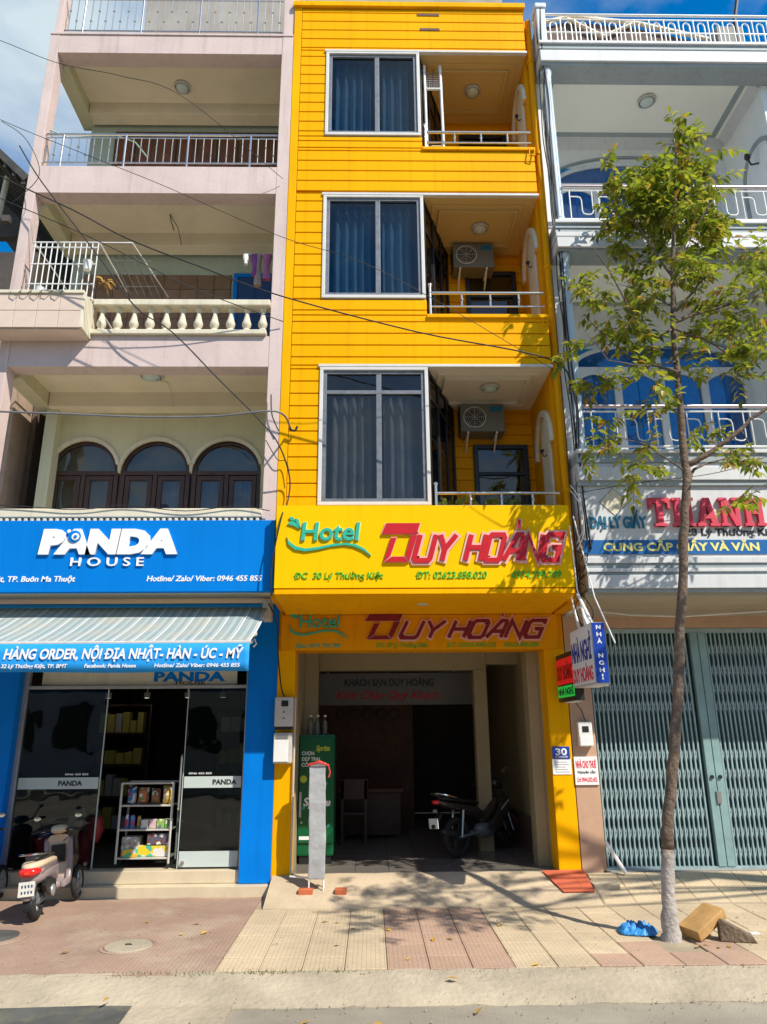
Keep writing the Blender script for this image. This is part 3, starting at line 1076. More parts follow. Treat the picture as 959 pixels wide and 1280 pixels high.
# balcony plants
for k, (x, n) in enumerate(((1.0, 26), (1.42, 34), (1.66, 18))):
    t = thing('potted_plant', ('small leafy plant by the left end of the lowest hotel railing', 'bushier green plant in the middle of the lowest hotel railing', 'sparse green plant right of the bushier one behind the hotel sign')[k], 'plant', (x, -.7, 4.06))
    MB().lathe([(.05, 0), (.08, .12), (.085, .14), (.07, .14), (.06, .11), (.0, .11)], (x, -.7, 4.062), 14).build('pot', 'terracotta', t, smooth=True)
    rr = random.Random(k)
    m = MB()
    for i in range(n):
        a, ln = rr.uniform(0, 6.28), rr.uniform(.1, .22)
        d = Vector((math.cos(a), math.sin(a) * .6, 0))
        b = Vector((x, -.7, 4.16)) + d * rr.uniform(.0, .05)
        p1 = b + d * ln * .5 + Vector((0, 0, ln * .75))
        p2 = b + d * ln + Vector((0, 0, ln * rr.uniform(.4, .95)))
        s = Vector((-d.y, d.x, 0)) * .016
        m.add([b, p1 + s, p2, p1 - s], [(0, 1, 2), (0, 2, 3)])
    m.build('foliage', mat('leaf_pot', (.16, .24, .03), .5, .4, 8), t)

# ---------------------------------------------------------------- hotel lobby
t = thing('wall_sign', 'dim grey board with hotel name and welcome words inside the lobby', 'sign', (.4, 2.6, 2.0))
MB().box(-.9, 1.66, 2.58, 2.62, 1.97, 2.46).build('board', mat('lobby_board', (.17, .175, .185), .5), t, .004)
text('KHÁCH SẠN DUY HOÀNG', 'black_text', t, -.42, 1.0, 2.26, .11, 2.58, .006, .03)
text('Kính Chào Quý Khách', 'red_letter', t, -.55, 1.1, 2.06, .12, 2.58, .006, .02, .35)
for x in (-.7, 1.3):
    MB().box(x, x + .04, 2.58, 2.62, 2.46, 2.7).build('hanger', 'steel', t)
for k in range(5):
    x = -.52 + k * .235
    t = thing('wall_clock', ('leftmost', 'second from left', 'middle', 'fourth from left', 'rightmost')[k] + ' round dark clock of the row in the lobby', 'clock', (x, 4.28, 1.85), 'row of lobby clocks')
    MB().lathe([(.1, .02), (.1, -.02), (.085, -.025), (.085, -.01), (.0, -.01)], (x, 4.22, 1.86), 20, 'y').build('rim', 'black_plastic', t)
    MB().lathe([(.0, -.011), (.084, -.011), (.084, -.014), (.0, -.014)], (x, 4.22, 1.86), 20, 'y').build('face', 'wood_dark', t)
    MB().box(x - .004, x + .004, 4.2, 4.205, 1.86, 1.92).box(x, x + .04, 4.2, 4.205, 1.856, 1.864).build('hands', 'black_text', t)
t = thing('reception_desk', 'dark wooden reception desk at the back of the lobby', 'desk', (.0, 3.0, 0))
MB().box(-.5, .5, 2.75, 3.3, .66, .72).build('desk_top', 'wood_brown', t, .01)
MB().box(-.46, .46, 2.8, 2.84, .05, .66).build('front_panel', 'wood_dark', t, .006)
for x in (-.46, .40):
    for y in (2.86, 3.18):
        MB().box(x, x + .06, y, y + .06, .006, .66).build('leg', 'wood_brown', t)
for k, x in enumerate((-.25,)):
    t = thing('chair', ('wooden chair standing in front of the reception desk', 'wooden chair right of the reception desk')[k], 'chair', (x, 2.3, 0))
    MB().box(x - .2, x + .2, 2.15, 2.55, .4, .44).build('seat', 'wood_dark', t, .01)
    MB().box(x - .2, x + .2, 2.13, 2.16, .62, .9).build('backrest', 'wood_dark', t, .01)
    for dx in (-.19, .15):
        MB().box(x + dx, x + dx + .04, 2.13, 2.17, .006, .88).build('rear_leg', 'wood_dark', t)
        MB().box(x + dx, x + dx + .04, 2.5, 2.54, .006, .4).build('front_leg', 'wood_dark', t)

# green drinks fridge
t = thing('drinks_fridge', 'tall green drinks fridge just inside the hotel entrance', 'fridge', (-.7, .6, 0))
MB().box(-.93, -.47, .62, 1.1, .1, 1.54).build('cabinet', 'fridge_green', t, .02)
MB().box(-.92, -.48, .60, .62, .25, 1.5).build('door', 'fridge_green', t, .008)
MB().box(-.91, -.88, .585, .60, .55, .85).build('handle', 'box_grey', t, .005)
MB().box(-.9, -.5, .64, 1.08, .006, .1).build('plinth', 'black_plastic', t)
text('CHỌN', 'white_sign', t, -.89, -.73, 1.29, .045, .60, .003, .02, .0)
text('ĐẸP TRAI', 'white_sign', t, -.89, -.66, 1.22, .045, .60, .003, .02, .0)
text('CÓ', 'white_sign', t, -.89, -.80, 1.15, .045, .60, .003, .02, .0)
text('Sprite', 'lime', t, -.71, -.52, 1.34, .07, .60, .003, .03, .2)
text('Sprite', 'white_sign', t, -.86, -.50, .68, .10, .60, .003, .03, .2)
MB().lathe([(.0, 0), (.045, 0), (.045, -.003), (.0, -.003)], (-.86, .60, 1.0), 16, 'y').build('lime_mark', 'lime', t)
rr = random.Random(5)
for k in range(9):
    x, z = rr.uniform(-.88, -.52), rr.uniform(.36, .95)
    if k % 2:
        MB().prism([(x, z), (x + .03, z + .012), (x + .045, z + .05), (x + .01, z + .04)], .60, .597).build('leaf_mark', 'teal_letter', t)
    else:
        MB().lathe([(.0, 0), (.012, 0), (.012, -.003), (.0, -.003)], (x, .60, z), 10, 'y').build('drop_mark', 'teal_light', t)
MB().box(-.90, -.62, .595, .60, .29, .33).build('white_strip', 'white_sign', t)
glass('pet', (.8, .84, .84), 1.2, .05, 0)
for k in range(6):
    x, y = -.80 + (k % 3) * .095, .76 + (k // 3) * .1
    t = thing('water_bottle', ('front left', 'front middle', 'front right', 'rear left', 'rear middle', 'rear right')[k] + ' clear plastic bottle of the pack on the green fridge', 'bottle', (x, y, 1.54), 'bottle pack on the fridge')
    MB().lathe([(.038, 0), (.042, .01), (.042, .05), (.038, .06), (.042, .07), (.042, .14), (.03, .19), (.014, .21), (.014, .225)], (x, y, 1.541), 12).build('bottle_body', 'pet', t, smooth=True)
    MB().lathe([(.016, 0), (.016, .02), (.0, .021)], (x, y, 1.766), 10).build('cap', 'white_paint', t)

# ---------------------------------------------------------------- at the hotel pillars
for k, (x0, z0, x1, z1) in enumerate(((-1.165, 1.64, -.94, 1.985), (-1.165, 1.22, -.945, 1.57))):
    t = thing('electricity_meter', ('upper grey electricity meter box on the left yellow pillar', 'lower grey meter box with a white cover on the left yellow pillar')[k], 'meter', (x0, -.1, z0))
    MB().box(x0, x1, -.13, -.002, z0, z1).build('casing', 'box_grey', t, .018)
    if k == 0:
        MB().box(x0 + .08, x1 - .06, -.137, -.13, z1 - .11, z1 - .04).build('window', 'dark', t, .003)
        for q in (.1, .17):
            MB().lathe([(.0, 0), (.01, 0), (.008, -.008), (.0, -.008)], ((x0 + x1) / 2, -.13, z0 + q), 8, 'y').build('screw', 'dark', t)
        MB().box(x0 + .01, x1 - .01, -.12, -.01, z0 - .035, z0).build('base', 'black_plastic', t)
    else:
        MB().box(x0 + .005, x1 - .04, -.142, -.13, z0 + .02, z1 - .08).build('cover', 'white_paint', t, .006)
        MB().box(x0 + .03, x1 - .05, -.138, -.13, z1 - .07, z1 - .02).build('label_plate', 'cable_grey', t)
t = thing('meter_conduit', 'thin pale conduit running down beside the left pillar', 'pipe', (-.93, -.03, 0))
MB().tube([(-.925, -.03, 1.98), (-.925, -.03, 1.0), (-.93, -.03, -.12)], .012, 8).build('conduit', 'box_grey', t)

t = thing('sign_stand', 'narrow upright metal stand wrapped in silver foil with red tape on top', 'stand', (-.61, -.36, -.1))
rr = random.Random(2)
m = MB()
rings = []
for i in range(13):
    z = .02 + (1.2 - .02) * i / 12
    j = lambda: rr.uniform(-.008, .008)
    c = -.61 + .006 * math.sin(z * 5)
    rings.append([(c - .095 + j(), -.40 + j(), z), (c + .095 + j(), -.40 + j(), z), (c + .09 + j(), -.33 + j(), z), (c - .09 + j(), -.33 + j(), z)])
m.loft(rings).build('foil_wrap', mat('foil', (.44, .45, .46), .45, .25, 5, metal=.25, bump=.5, bscale=12), t, .012)
MB().box(-.70, -.52, -.408, -.322, 1.20, 1.235).build('top_cap', 'white_paint', t, .01)
m = MB().tube([(-.72, -.40, 1.215), (-.60, -.425, 1.245), (-.49, -.40, 1.21), (-.49, -.32, 1.20), (-.6, -.30, 1.25), (-.73, -.32, 1.2)], .013, 6, closed=True)
m.tube([(-.49, -.40, 1.21), (-.47, -.40, 1.13), (-.485, -.41, 1.08)], .009, 6)
m.build('red_tape', mat('red_tape', (.55, .05, .04), .5), t)
for x, y in ((-.69, -.38), (-.53, -.38), (-.69, -.30), (-.53, -.30)):
    MB().tube([(x, y, -.13 + (y + .38) * .3), (x, y, .06)], .009, 6).build('leg', 'white_paint', t)
MB().tube([(-.92, -.39, -.125), (-.45, -.39, -.125)], .012, 6).tube([(-.69, -.30, .02), (-.92, -.2, .02)], .01, 6).build('base_bar', 'white_paint', t)
for k, (x, w_) in enumerate(((-.80, .16), (-.40, .13))):
    t = tag(MB().box(x, x + w_, -.46, -.36, GZ + .07, GZ + .135).build('brick', 'terracotta', None, .01), ('red brick weighing down the left foot of the foil stand', 'red brick weighing down the right foot of the foil stand')[k], 'brick', 'bricks at the stand')

# number plates and notices on the right pillar
t = thing('house_number', 'blue house number plate reading 30 on the right yellow pillar', 'sign', (2.3, 0, 1.25))
MB().box(2.20, 2.41, -.018, -.001, 1.245, 1.385).build('plate', mat('plate_blue', (.01, .05, .33), .35), t, .006)
text('30', 'white_sign', t, 2.235, 2.375, 1.285, .08, -.018, .003, .03)
text('LÝ THƯỜNG KIỆT', 'white_sign', t, 2.23, 2.385, 1.258, .016, -.018, .002, .02)
t = thing('notice', 'white paper notice under the blue house number plate', 'notice', (2.3, 0, 1.07))
MB().box(2.192, 2.418, -.008, -.001, 1.065, 1.242).build('sheet', 'white_sign', t)
for k in range(5):
    MB().box(2.22, 2.39 - .02 * (k % 3), -.0085, -.008, 1.09 + k * .028, 1.096 + k * .028).build('print_line', 'cable_grey', t)
t = thing('rent_sign', 'white house for rent board with red print on the brown pillar', 'sign', (2.6, 0, .95))
MB().box(2.45, 2.735, -.022, -.001, .945, 1.265).build('board', 'white_sign', t, .003)
text('NHÀ CHO THUÊ', mat('rent_red', (.72, .06, .09), .5), t, 2.47, 2.715, 1.135, .085, -.022, .002, .035)
text('Nguyên căn', 'black_text', t, 2.485, 2.70, 1.075, .032, -.022, .002, .02)
text('LH: 0944.352.452', 'rent_red', t, 2.475, 2.715, .98, .05, -.022, .002, .03)
t = thing('intercom', 'white wall box with a small dark window on the brown pillar', 'meter', (2.6, 0, 1.4))
MB().box(2.52, 2.69, -.085, -.001, 1.385, 1.67).build('casing', 'white_paint', t, .012)
MB().box(2.565, 2.645, -.09, -.085, 1.55, 1.62).build('window', 'dark', t, .003)
MB().box(2.53, 2.68, -.09, -.085, 1.395, 1.50).build('cover', 'white_paint', t, .003)
MB().tube([(2.63, -.03, 1.67), (2.58, -.04, 1.82), (2.48, -.05, 1.95)], .006, 5).build('lead', 'cable', t)
tag(MB().prism([(1.98, 0), (2.47, 0), (2.44, -.5), (2.1, -.5)][::-1], .006, .016, 'z').build('door_mat', mat('mat_red', (.58, .13, .06), .9, .15, 8, bump=.6, bscale=150)), 'orange red mat on the ramp by the right yellow pillar', 'mat')
dm = bpy.data.objects['door_mat']
dm.rotation_euler = (math.atan2(.195, .72), 0, 0)
dm.location = (0, 0, .006)

# projecting light box and LED sign
t = thing('light_box_sign', 'blue and white projecting guesthouse light box by the right pillar', 'sign', (2.37, -1.2, 2.0))
MB().box(2.305, 2.445, -1.66, -.84, 2.03, 2.66).build('casing', 'box_grey', t, .008)
MB().box(2.296, 2.304, -1.645, -.855, 2.05, 2.645).build('side_face', 'white_sign', t)
MB().box(2.31, 2.44, -1.668, -1.66, 2.04, 2.655).build('front_face', 'plate_blue', t)
text('NHÀ NGHỈ', mat('deep_blue', (.02, .04, .30), .5), t, -.88, -1.62, 2.29, .22, 2.296, .003, .03, plane='x')
text('DUY HOÀNG', 'rent_red', t, -.88, -1.62, 2.075, .15, 2.296, .003, .03, plane='x')
for k, ch in enumerate(('N', 'H', 'À', '', 'N', 'G', 'H', 'Ỉ')):
    if ch:
        text(ch, 'white_sign', t, 2.35 if ch not in 'Ỉ' else 2.365, 2.40 if ch not in 'Ỉ' else 2.385, 2.585 - k * .073, .043, -1.668, .003, .03)
MB().box(2.31, 2.44, -1.62, -1.3, 2.012, 2.03).build('tube_lamp', 'white_sign', t)
MB().tube([(2.37, -1.5, 2.66), (2.34, -1.15, 3.05)], .018, 8).build('bracket', 'white_paint', t)
MB().tube([(2.37, -1.0, 2.66), (2.34, -.9, 3.05)], .014, 8).build('bracket', 'white_paint', t)
t = thing('led_sign', 'dark LED panel with red and green characters beside the right pillar', 'sign', (2.37, -.4, 1.9))
MB().box(2.315, 2.42, -.82, -.05, 1.90, 2.46).build('casing', 'black_plastic', t, .008)
MB().box(2.309, 2.3145, -.80, -.07, 2.10, 2.40).build('red_field', emit('led_red', (.55, .008, .01), .35), t)
MB().box(2.309, 2.3145, -.80, -.07, 1.95, 2.08).build('green_field', emit('led_green', (.01, .30, .04), .7), t)
text('DUY HOÀNG', 'maroon', t, -.10, -.77, 2.15, .17, 2.309, .002, .03, plane='x')
text('NHÀ NGHỈ', 'dark', t, -.10, -.77, 1.975, .08, 2.309, .002, .03, plane='x')
MB().box(2.33, 2.41, -.7, -.3, 1.885, 1.90).build('light_strip', 'white_sign', t)
for k, pts in enumerate((((2.33, -1.28, 3.93), (2.42, -1.5, 2.95), (2.56, -1.6, 2.45)), ((2.31, -1.17, 3.85), (2.34, -1.15, 3.1), (2.40, -1.3, 2.68)))):
    tag(MB().tube(pts, .008, 8).build('support_rod', 'white_paint'), ('long thin white rod slanting down to the right past the light box', 'short white rod hanging from the hotel sign corner to the light box')[k], 'rod')
tag(MB().tube([(2.345, -1.14, 3.1), (2.36, -1.15, 3.0), (2.375, -1.2, 2.8), (2.385, -1.25, 2.67)], [.006, .01, .018, .028], 8).build('cone_lamp', 'white_paint'), 'small white cone fitting on top of the light box', 'fitting')

# ---------------------------------------------------------------- the pink building
P = thing('pink_building', 'pale pink four storey building with open balconies left of the hotel', 'building', (-2.9, 0, 0))
PL, PR, PY = -4.73, -1.135, -.9
# columns
MB().box(PL, -4.60, PY, PY + .22, 4.0, 11.55).build('column', 'pink', P, .006)
MB().box(PL + .03, -4.62, PY + .02, PY + .24, 11.55, 12.9).build('column', 'pink', P, .006)
MB().box(-1.30, PR, PY, PY + .25, 3.98, 11.55).build('column', 'pink', P, .006)
MB().box(-1.29, PR, PY + .02, PY + .25, 11.55, 12.9).build('column', 'pink', P, .006)
# front beams
for a, b in ((11.19, 11.53), (8.70, 9.15), (6.04, 6.48)):
    MB().box(-4.598, -1.302, PY + .004, PY + .24, a, b).build('beam', 'pink', P, .004)
MB().box(PL - .01, PR - .002, PY - .012, PY + .02, 11.532, 11.565).build('cornice', 'pink', P, .004)
# balcony slabs: ceilings
for z in (11.33, 8.84, 6.18):
    c = MB().box(-4.60, -1.14, PY + .24, .45, z, z + .2).build('ceiling', 'pink_ceiling', P)
    MB().box(PL + .002, -4.52, PY + .222, .5, z - .2, z + .02).build('side_beam', 'pink_inner', P, .006)
    MB().box(-4.51, -1.14, .12, .35, z - .22, z + .01).build('rear_beam', 'pink_ceiling', P, .006)
for z in (11.5, 9.02, 6.36, 3.94):
    MB().box(-4.70, -1.14, PY + .24, .45, z, z + .1).build('floor_slab', 'pink_ceiling', P)
# right inner wall (party wall with the hotel)
MB().box(-1.20, -1.137, PY + .25, .45, 4.0, 12.9).build('party_wall', 'pink_inner', P)
# rear walls
MB().box(-4.56, -1.14, .40, .6, 9.1, 11.5).build('rear_wall', 'green_wall', P)
MB().box(-3.9, -1.14, .40, .6, 11.5, 15).build('rear_wall', mat('pent_grey', (.34, .31, .27), .8, .2, 1.5, streak=.3), P)
MB().box(-4.56, -1.14, .40, .6, 6.4, 9.1).build('rear_wall', 'green_wall', P)
# rear left posts
MB().box(-4.56, -4.40, .2, .40, 4.0, 6.0).build('post', 'pink_inner', P, .006)

# level 1: rear wall with three arched windows
cx = [-4.02, -3.02, -2.02]
zs = 5.07
pts = [(-4.56, 3.95), (-4.56, 6.3), (-1.14, 6.3), (-1.14, 3.95), (-1.535, 3.95)]
for c in reversed(cx):
    pts += arc(c, zs, .485, 0, 180, 14)
    pts += [] if c != cx[0] else []
pts += [(-4.505, 3.95)]
MB().prism(pts[::-1], .36, .5).build('arched_wall', 'pink_inner', P)
for c in cx:
    tr = MB()
    o_, i_ = arc(c, zs, .52, 14, 166, 16), arc(c, zs, .47, 14, 166, 16)
    for i in range(16):
        tr.prism([i_[i], o_[i], o_[i + 1], i_[i + 1]], .335, .37)
    tr.build('arch_moulding', 'cream', P)
    wdw = MB()
    i2, i3 = arc(c, zs, .485, 0, 180, 16), arc(c, zs, .43, 0, 180, 16)
    for i in range(16):
        wdw.prism([i3[i], i2[i], i2[i + 1], i3[i + 1]], .40, .46)
    wdw.box(c - .485, c + .485, .395, .465, zs - .03, zs + .03)
    for x in (c - .485, c - .03, c + .425):
        wdw.box(x, x + .06, .40, .46, 3.95, zs - .03)
    wd = wdw.build('window', 'wood_dark', P, .004)
    MB().prism(arc(c, zs, .43, 0, 180, 16)[::-1], .425, .431).build('pane', 'glass_brown', wd)
    for x0, x1 in ((c - .425, c - .03), (c + .03, c + .425)):
        frame_rect(x0 + .01, x1 - .01, 3.97, zs - .04, .065, .405, .45).build('leaf_frame', 'wood_dark', wd, .004)
        MB().box(x0 + .07, x1 - .07, .425, .431, 4.03, zs - .10).build('pane', 'glass_brown', wd)
for c, a, b in ((-3.02, .03, .42), (-2.02, -.42, -.03), (-2.02, .03, .42)):
    curtain(c + a + .03, c + b - .03, .5, 4.0, 5.0, mat('curtain_pale', (.10, .22, .45), .8, .3, 6), P, .012, .07)
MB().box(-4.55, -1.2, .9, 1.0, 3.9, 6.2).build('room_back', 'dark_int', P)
# level 1 parapet
MB().box(-4.72, -1.30, PY - .03, PY + .1, 4.035, 4.145).build('parapet', 'cream', P, .012)
mb = MB()
for i in range(46):
    x = -4.70 + i * .074
    mb.box(x, x + .042, PY - .02, PY + .08, 3.96, 4.033)
mb.build('parapet_fluting', 'cream', P, .01)

# level 2: balustrade, flower box, room wall with tiles and doors
b = MB().box(-3.62, -1.302, PY - .06, PY + .13, 6.90, 6.985).build('balustrade', 'cream', P, .012)
MB().box(-3.62, -1.34, PY - .05, PY + .12, 6.485, 6.55).build('base_rail', 'cream', b, .01)
MB().box(-3.70, -3.605, PY - .10, PY + .14, 6.48, 6.99).build('newel', 'cream', b, .01)
prof = [(.05, 0), (.05, .03), (.035, .045), (.058, .09), (.062, .12), (.045, .17), (.03, .24), (.028, .29), (.045, .305), (.045, .325), (.05, .33), (.05, .35)]
bal = MB().lathe(prof, (0, 0, 0), 12).build('baluster', 'cream', None, smooth=True)
bd = bal.data
bpy.data.objects.remove(bal)
for i in range(11):
    inst('baluster', bd, b, (-3.49 + i * .209, PY + .03, 6.55))
fb = thing('flower_box', 'long pink tiled planter box hung on the pink balcony front', 'planter', (-4.2, -1.1, 6.4))
MB().prism([(PY - .28, 6.40), (PY - .30, 6.90), (PY - .26, 6.90), (PY - .24, 6.5), (PY - .0, 6.5), (PY - .0, 6.40)], -5.3, -3.62, 'x').build('trough', 'cream_tile', fb)
for i in range(6):
    for j in range(2):
        inst('tile', boxmesh(.272, .012, .236, 'cream_tile', .003), fb, (-5.28 + i * .277, PY - .30 - .010 + .0, 6.415 + j * .242))
MB().box(-5.3, -3.605, PY - .33, PY - .225, 6.895, 6.94).build('rim', 'cream', fb, .008)
MB().box(-3.63, -3.59, PY - .31, PY - .0, 6.42, 6.9).build('end_panel', 'cream', fb, .006)
MB().box(-5.25, -3.65, PY - .23, PY - .02, 6.5, 6.85).build('soil', 'mortar', fb)
rr = random.Random(9)
for k, x in enumerate((-4.25, -3.62 - .06)):
    t = thing('white_pot', ('white plastic pot hanging low inside the balcony cage', 'white plastic pot at the right edge of the balcony cage')[k], 'pot', (x, -1.0, 6.95 + .45 * k))
    MB().lathe([(.045, 0), (.06, .12), (.065, .13), (.0, .13)], (x, -1.06, 6.945 + .4 * k), 12).build('pot', 'white_paint', t, smooth=True)
t = thing('hanging_plant', 'dry orange orchid hanging at the right end of the balcony cage', 'plant', (-3.45, -.95, 7.3))
m = MB()
for i in range(26):
    a = rr.uniform(0, 6.28)
    b_ = Vector((-3.47, -.98, 7.22))
    e = b_ + Vector((math.cos(a) * .16, math.sin(a) * .08, rr.uniform(-.18, .1)))
    s = Vector((0, .01, .012))
    m.add([b_, (b_ + e) / 2 + s + Vector((0, 0, .04)), e, (b_ + e) / 2 - s + Vector((0, 0, .04))], [(0, 1, 2, 3)])
m.build('foliage', mat('leaf_orange', (.42, .22, .04), .6, .4, 8), t)
t = thing('laundry_vine', 'thin dry vines over the planter box rim', 'plant', (-4.4, -1.2, 6.9))
m = MB()
for i in range(5):
    x = -4.55 + i * .13
    m.tube([(x, PY - .30, 6.94), (x + .04, PY - .345, 6.88), (x + .1, PY - .345, 6.84 + .02 * (i % 2)), (x + .16, PY - .33, 6.93)], .006, 5)
m.build('stem', mat('vine', (.12, .12, .05), .7), t)
# cage of white bars on the left half of the level 2 balcony
cg = thing('window_cage', 'white barred cage on the left part of the pink balcony', 'grille', (-4.0, -.95, 6.95))
y0, y1, zt, zb = PY - .12, PY + .15, 7.80, 6.945
for z in (zb + .0, zb + .22, zb + .52, zt - .08, zt):
    MB().tube([(-4.44, y0, z), (-3.58, y0, z)], .011, 6).build('rail', 'white_paint', cg)
for i in range(12):
    x = -4.42 + i * .0755
    MB().tube([(x, y0, zb), (x, y0, zt)], .008, 6).build('bar', 'white_paint', cg)
for z in (zb, zt):
    for x in (-4.44, -3.58):
        MB().tube([(x, y0, z), (x, .1, z)], .010, 6).build('side_rail', 'white_paint', cg)
MB().tube([(-3.58, y0, zt), (-3.15, y0, zt), (-3.0, .2, zt - .02)], .009, 6).build('top_rail', 'white_paint', cg)
m = MB()
for i in range(5):
    x = -3.5 + i * .1
    m.tube([(x, y0 + .25, zt - .02), (x + .12, .25, zt - .35)], .006, 5)
for i in range(3):
    m.tube([(-3.55, y0 + .35 + i * .18, zt - .03 - i * .08), (-3.0, y0 + .35 + i * .18, zt - .03 - i * .08)], .006, 5)
m.build('roof_bars', 'cable_grey', cg)
# tiles on the level 2 rear wall
tw = MB().box(-4.4, -2.12, .375, .40, 6.4, 8.28).build('tile_backing', 'wood_brown', P)
for i in range(9):
    for j in range(6):
        inst('wall_tile', boxmesh(.246, .01, .246, mat('walltile', (.24, .135, .07), .4, .25, 5, rnd=.2), .002), tw, (-4.4 + i * .2535, .366, 6.76 + j * .2535))
dw = frame_rect(-2.08, -1.36, 6.4, 8.3, .06, .35, .4).build('door', 'panda_blue', P, .004)
MB().box(-2.02, -1.42, .37, .39, 6.4, 8.24).build('leaf', mat('door_blue', (.01, .05, .17), .5), dw)
for x in (-1.95, -1.70):
    MB().box(x, x + .2, .362, .37, 7.3, 8.1).build('panel', 'door_blue', dw, .006)
# laundry by the right column
ln = tag(MB().tube([(-1.78, -.5, 8.02), (-1.25, -.5, 8.0)], .006, 5).build('clothes_line', 'steel'), 'thin drying rail near the right end of the pink balcony', 'clothes rail')
for k, (x, w_, h_, c) in enumerate(((-1.74, .07, .16, (.75, .72, .7)), (-1.60, .13, .34, (.24, .06, .24)), (-1.44, .12, .4, (.40, .12, .26)), (-1.56, .1, .5, (.35, .25, .22)))):
    m = MB()
    rings = []
    for i in range(5):
        z = 8.0 - h_ * i / 4
        f = .8 + .25 * math.sin(i * 1.3 + k)
        rings.append([(x - w_ / 2 * f, -.53, z), (x, -.545, z - .01), (x + w_ / 2 * f, -.53, z), (x + w_ / 2 * f, -.47, z), (x, -.455, z), (x - w_ / 2 * f, -.47, z)])
    m.loft(rings)
    tag(m.build('garment', mat('cloth%d' % k, c, .9, .3, 8), None, .008), ('small white cloth at the left end of the drying rail', 'dark purple garment on the drying rail', 'mauve garment nearest the pink column on the drying rail', 'long dusky pink garment behind the purple one on the drying rail')[k], 'laundry', 'laundry on the pink balcony')
# level 3 doors: brown wooden leaves
dr = MB().box(-4.15, -1.45, .375, .40, 9.1, 11.0).build('door', 'wood_brown', P)
for i in range(8):
    x = -4.12 + i * .332
    MB().box(x, x + .31, .35, .375, 9.15, 10.98).build('panel', 'wood_brown', dr, .012)
    MB().box(x + .06, x + .25, .34, .35, 9.9, 10.85).build('panel', mat('wood_red', (.16, .05, .02), .45, .3, 6), dr, .008)
# iron hoop on the left of level 3
tag(MB().tube([(-4.62, -.78, 9.9), (-4.4, -.6, 9.92), (-4.1, -.5, 10.06), (-3.8, -.45, 10.12), (-3.5, -.42, 10.02), (-3.3, -.42, 9.75)], .012, 6).build('bent_pipe', mat('pipe_green', (.25, .34, .28), .5)), 'thin green bent pipe behind the upper pink railing', 'pipe')


def steel_railing(zf, zt, x0, x1, label_):
    r = MB().tube([(x0, PY + .05, zt), (x1, PY + .05, zt)], .016, 8).tube([(x0, PY + .05, zt - .06), (x1, PY + .05, zt - .06)], .009, 6).build('railing', 'steel', P, smooth=True)
    MB().tube([(x0, PY + .05, zf + .1), (x1, PY + .05, zf + .1)], .012, 8).build('lower_rail', 'steel', r)
    n = 30
    me = None
    for i in range(n):
        x = x0 + (x1 - x0) * (i + .5) / n
        post = i % 8 == 2
        if post:
            MB().tube([(x, PY + .05, zf), (x, PY + .05, zt)], .015, 8).build('post', 'steel', r)
            continue
        z0 = zf + .1
        hh = zt - .06 - z0
        if me is None:
            q = MB().tube([(0, 0, 0), (0, 0, hh)], .008, 6).lathe([(.008, -.018), (.02, 0), (.008, .018)], (0, 0, hh * .62), 8)
            qo = q.build('baluster', 'steel', None)
            q2 = MB().tube([(0, 0, 0), (0, 0, hh)], .008, 6).lathe([(.008, -.018), (.02, 0), (.008, .018)], (0, 0, hh * .3), 8).build('baluster', 'steel', None)
            me = (qo.data, q2.data)
            bpy.data.objects.remove(qo)
            bpy.data.objects.remove(q2)
        inst('baluster', me[i % 2], r, (x, PY + .05, z0))


steel_railing(9.15, 9.74, -4.62, -1.31, '')
steel_railing(11.57, 12.35, -4.58, -1.31, '')
MB().box(-4.15, -4.05, .36, .40, 11.6, 12.9).build('rear_pier', 'brown', P)
ceiling_lamp(-2.95, -.2, 11.33, 'round lamp on the top ceiling of the pink building')
ceiling_lamp(-2.93, -.42, 6.18, 'round lamp above the three arched windows', .16)
t = thing('lamp_wire', 'loose thin wire on the ceiling over the arched windows', 'wire', (-2.9, -.2, 6.1))
MB().tube([(-2.86, -.42, 6.1), (-2.78, -.2, 6.17), (-2.76, .05, 6.1), (-2.77, .1, 5.95)], .006, 5).build('wire', 'box_grey', t)
t = thing('lamp_wire', 'bare lamp wires dangling from the middle pink ceiling', 'wire', (-2.9, -.2, 8.8))
MB().tube([(-2.92, -.3, 8.84), (-2.9, -.3, 8.72), (-2.86, -.25, 8.6)], .007, 5).tube([(-2.93, -.3, 8.84), (-2.86, -.1, 8.78), (-2.84, .1, 8.62)], .005, 5).build('wire', 'cable', t)
# ground floor of the pink building (blue shop surround)
MB().box(-1.53, -1.162, 0, .3, -.085, 3.15).build('shop_pillar', 'shop_blue', P, .006)
MB().box(-5.6, -4.33, 0, .3, -.085, 3.15).build('shop_pillar', 'shop_blue', P, .006)
MB().box(-4.33, -1.53, .2, .4, 2.42, 3.1).build('shop_lintel', 'pink_inner', P)
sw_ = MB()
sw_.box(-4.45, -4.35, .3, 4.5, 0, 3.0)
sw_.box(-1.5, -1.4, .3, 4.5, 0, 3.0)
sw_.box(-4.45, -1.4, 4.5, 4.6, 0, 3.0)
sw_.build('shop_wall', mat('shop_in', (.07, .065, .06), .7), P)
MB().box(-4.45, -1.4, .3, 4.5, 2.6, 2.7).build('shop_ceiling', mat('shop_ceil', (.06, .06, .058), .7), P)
MB().box(-4.45, -1.4, .26, 4.5, -.02, .05).build('shop_floor', mat('shop_floor', (.12, .11, .10), .3), P)
MB().box(-9.5, -1.17, -.1, .262, -.3, -.09).build('step', 'step_cream', P, .008)
MB().box(-9.5, -1.532, .05, .26, -.088, .048).build('step', 'step_cream', P, .008)
MB().prism([(-.06, -.20), (-.40, -.20), (-.06, -.09)], -1.165, -1.05, 'x').build('step_ramp', 'concrete', P, .01)
MB().box(-4.5, -1.135, .6, 8, 3.0, 12.6).build('rear_mass', 'green_wall', P)
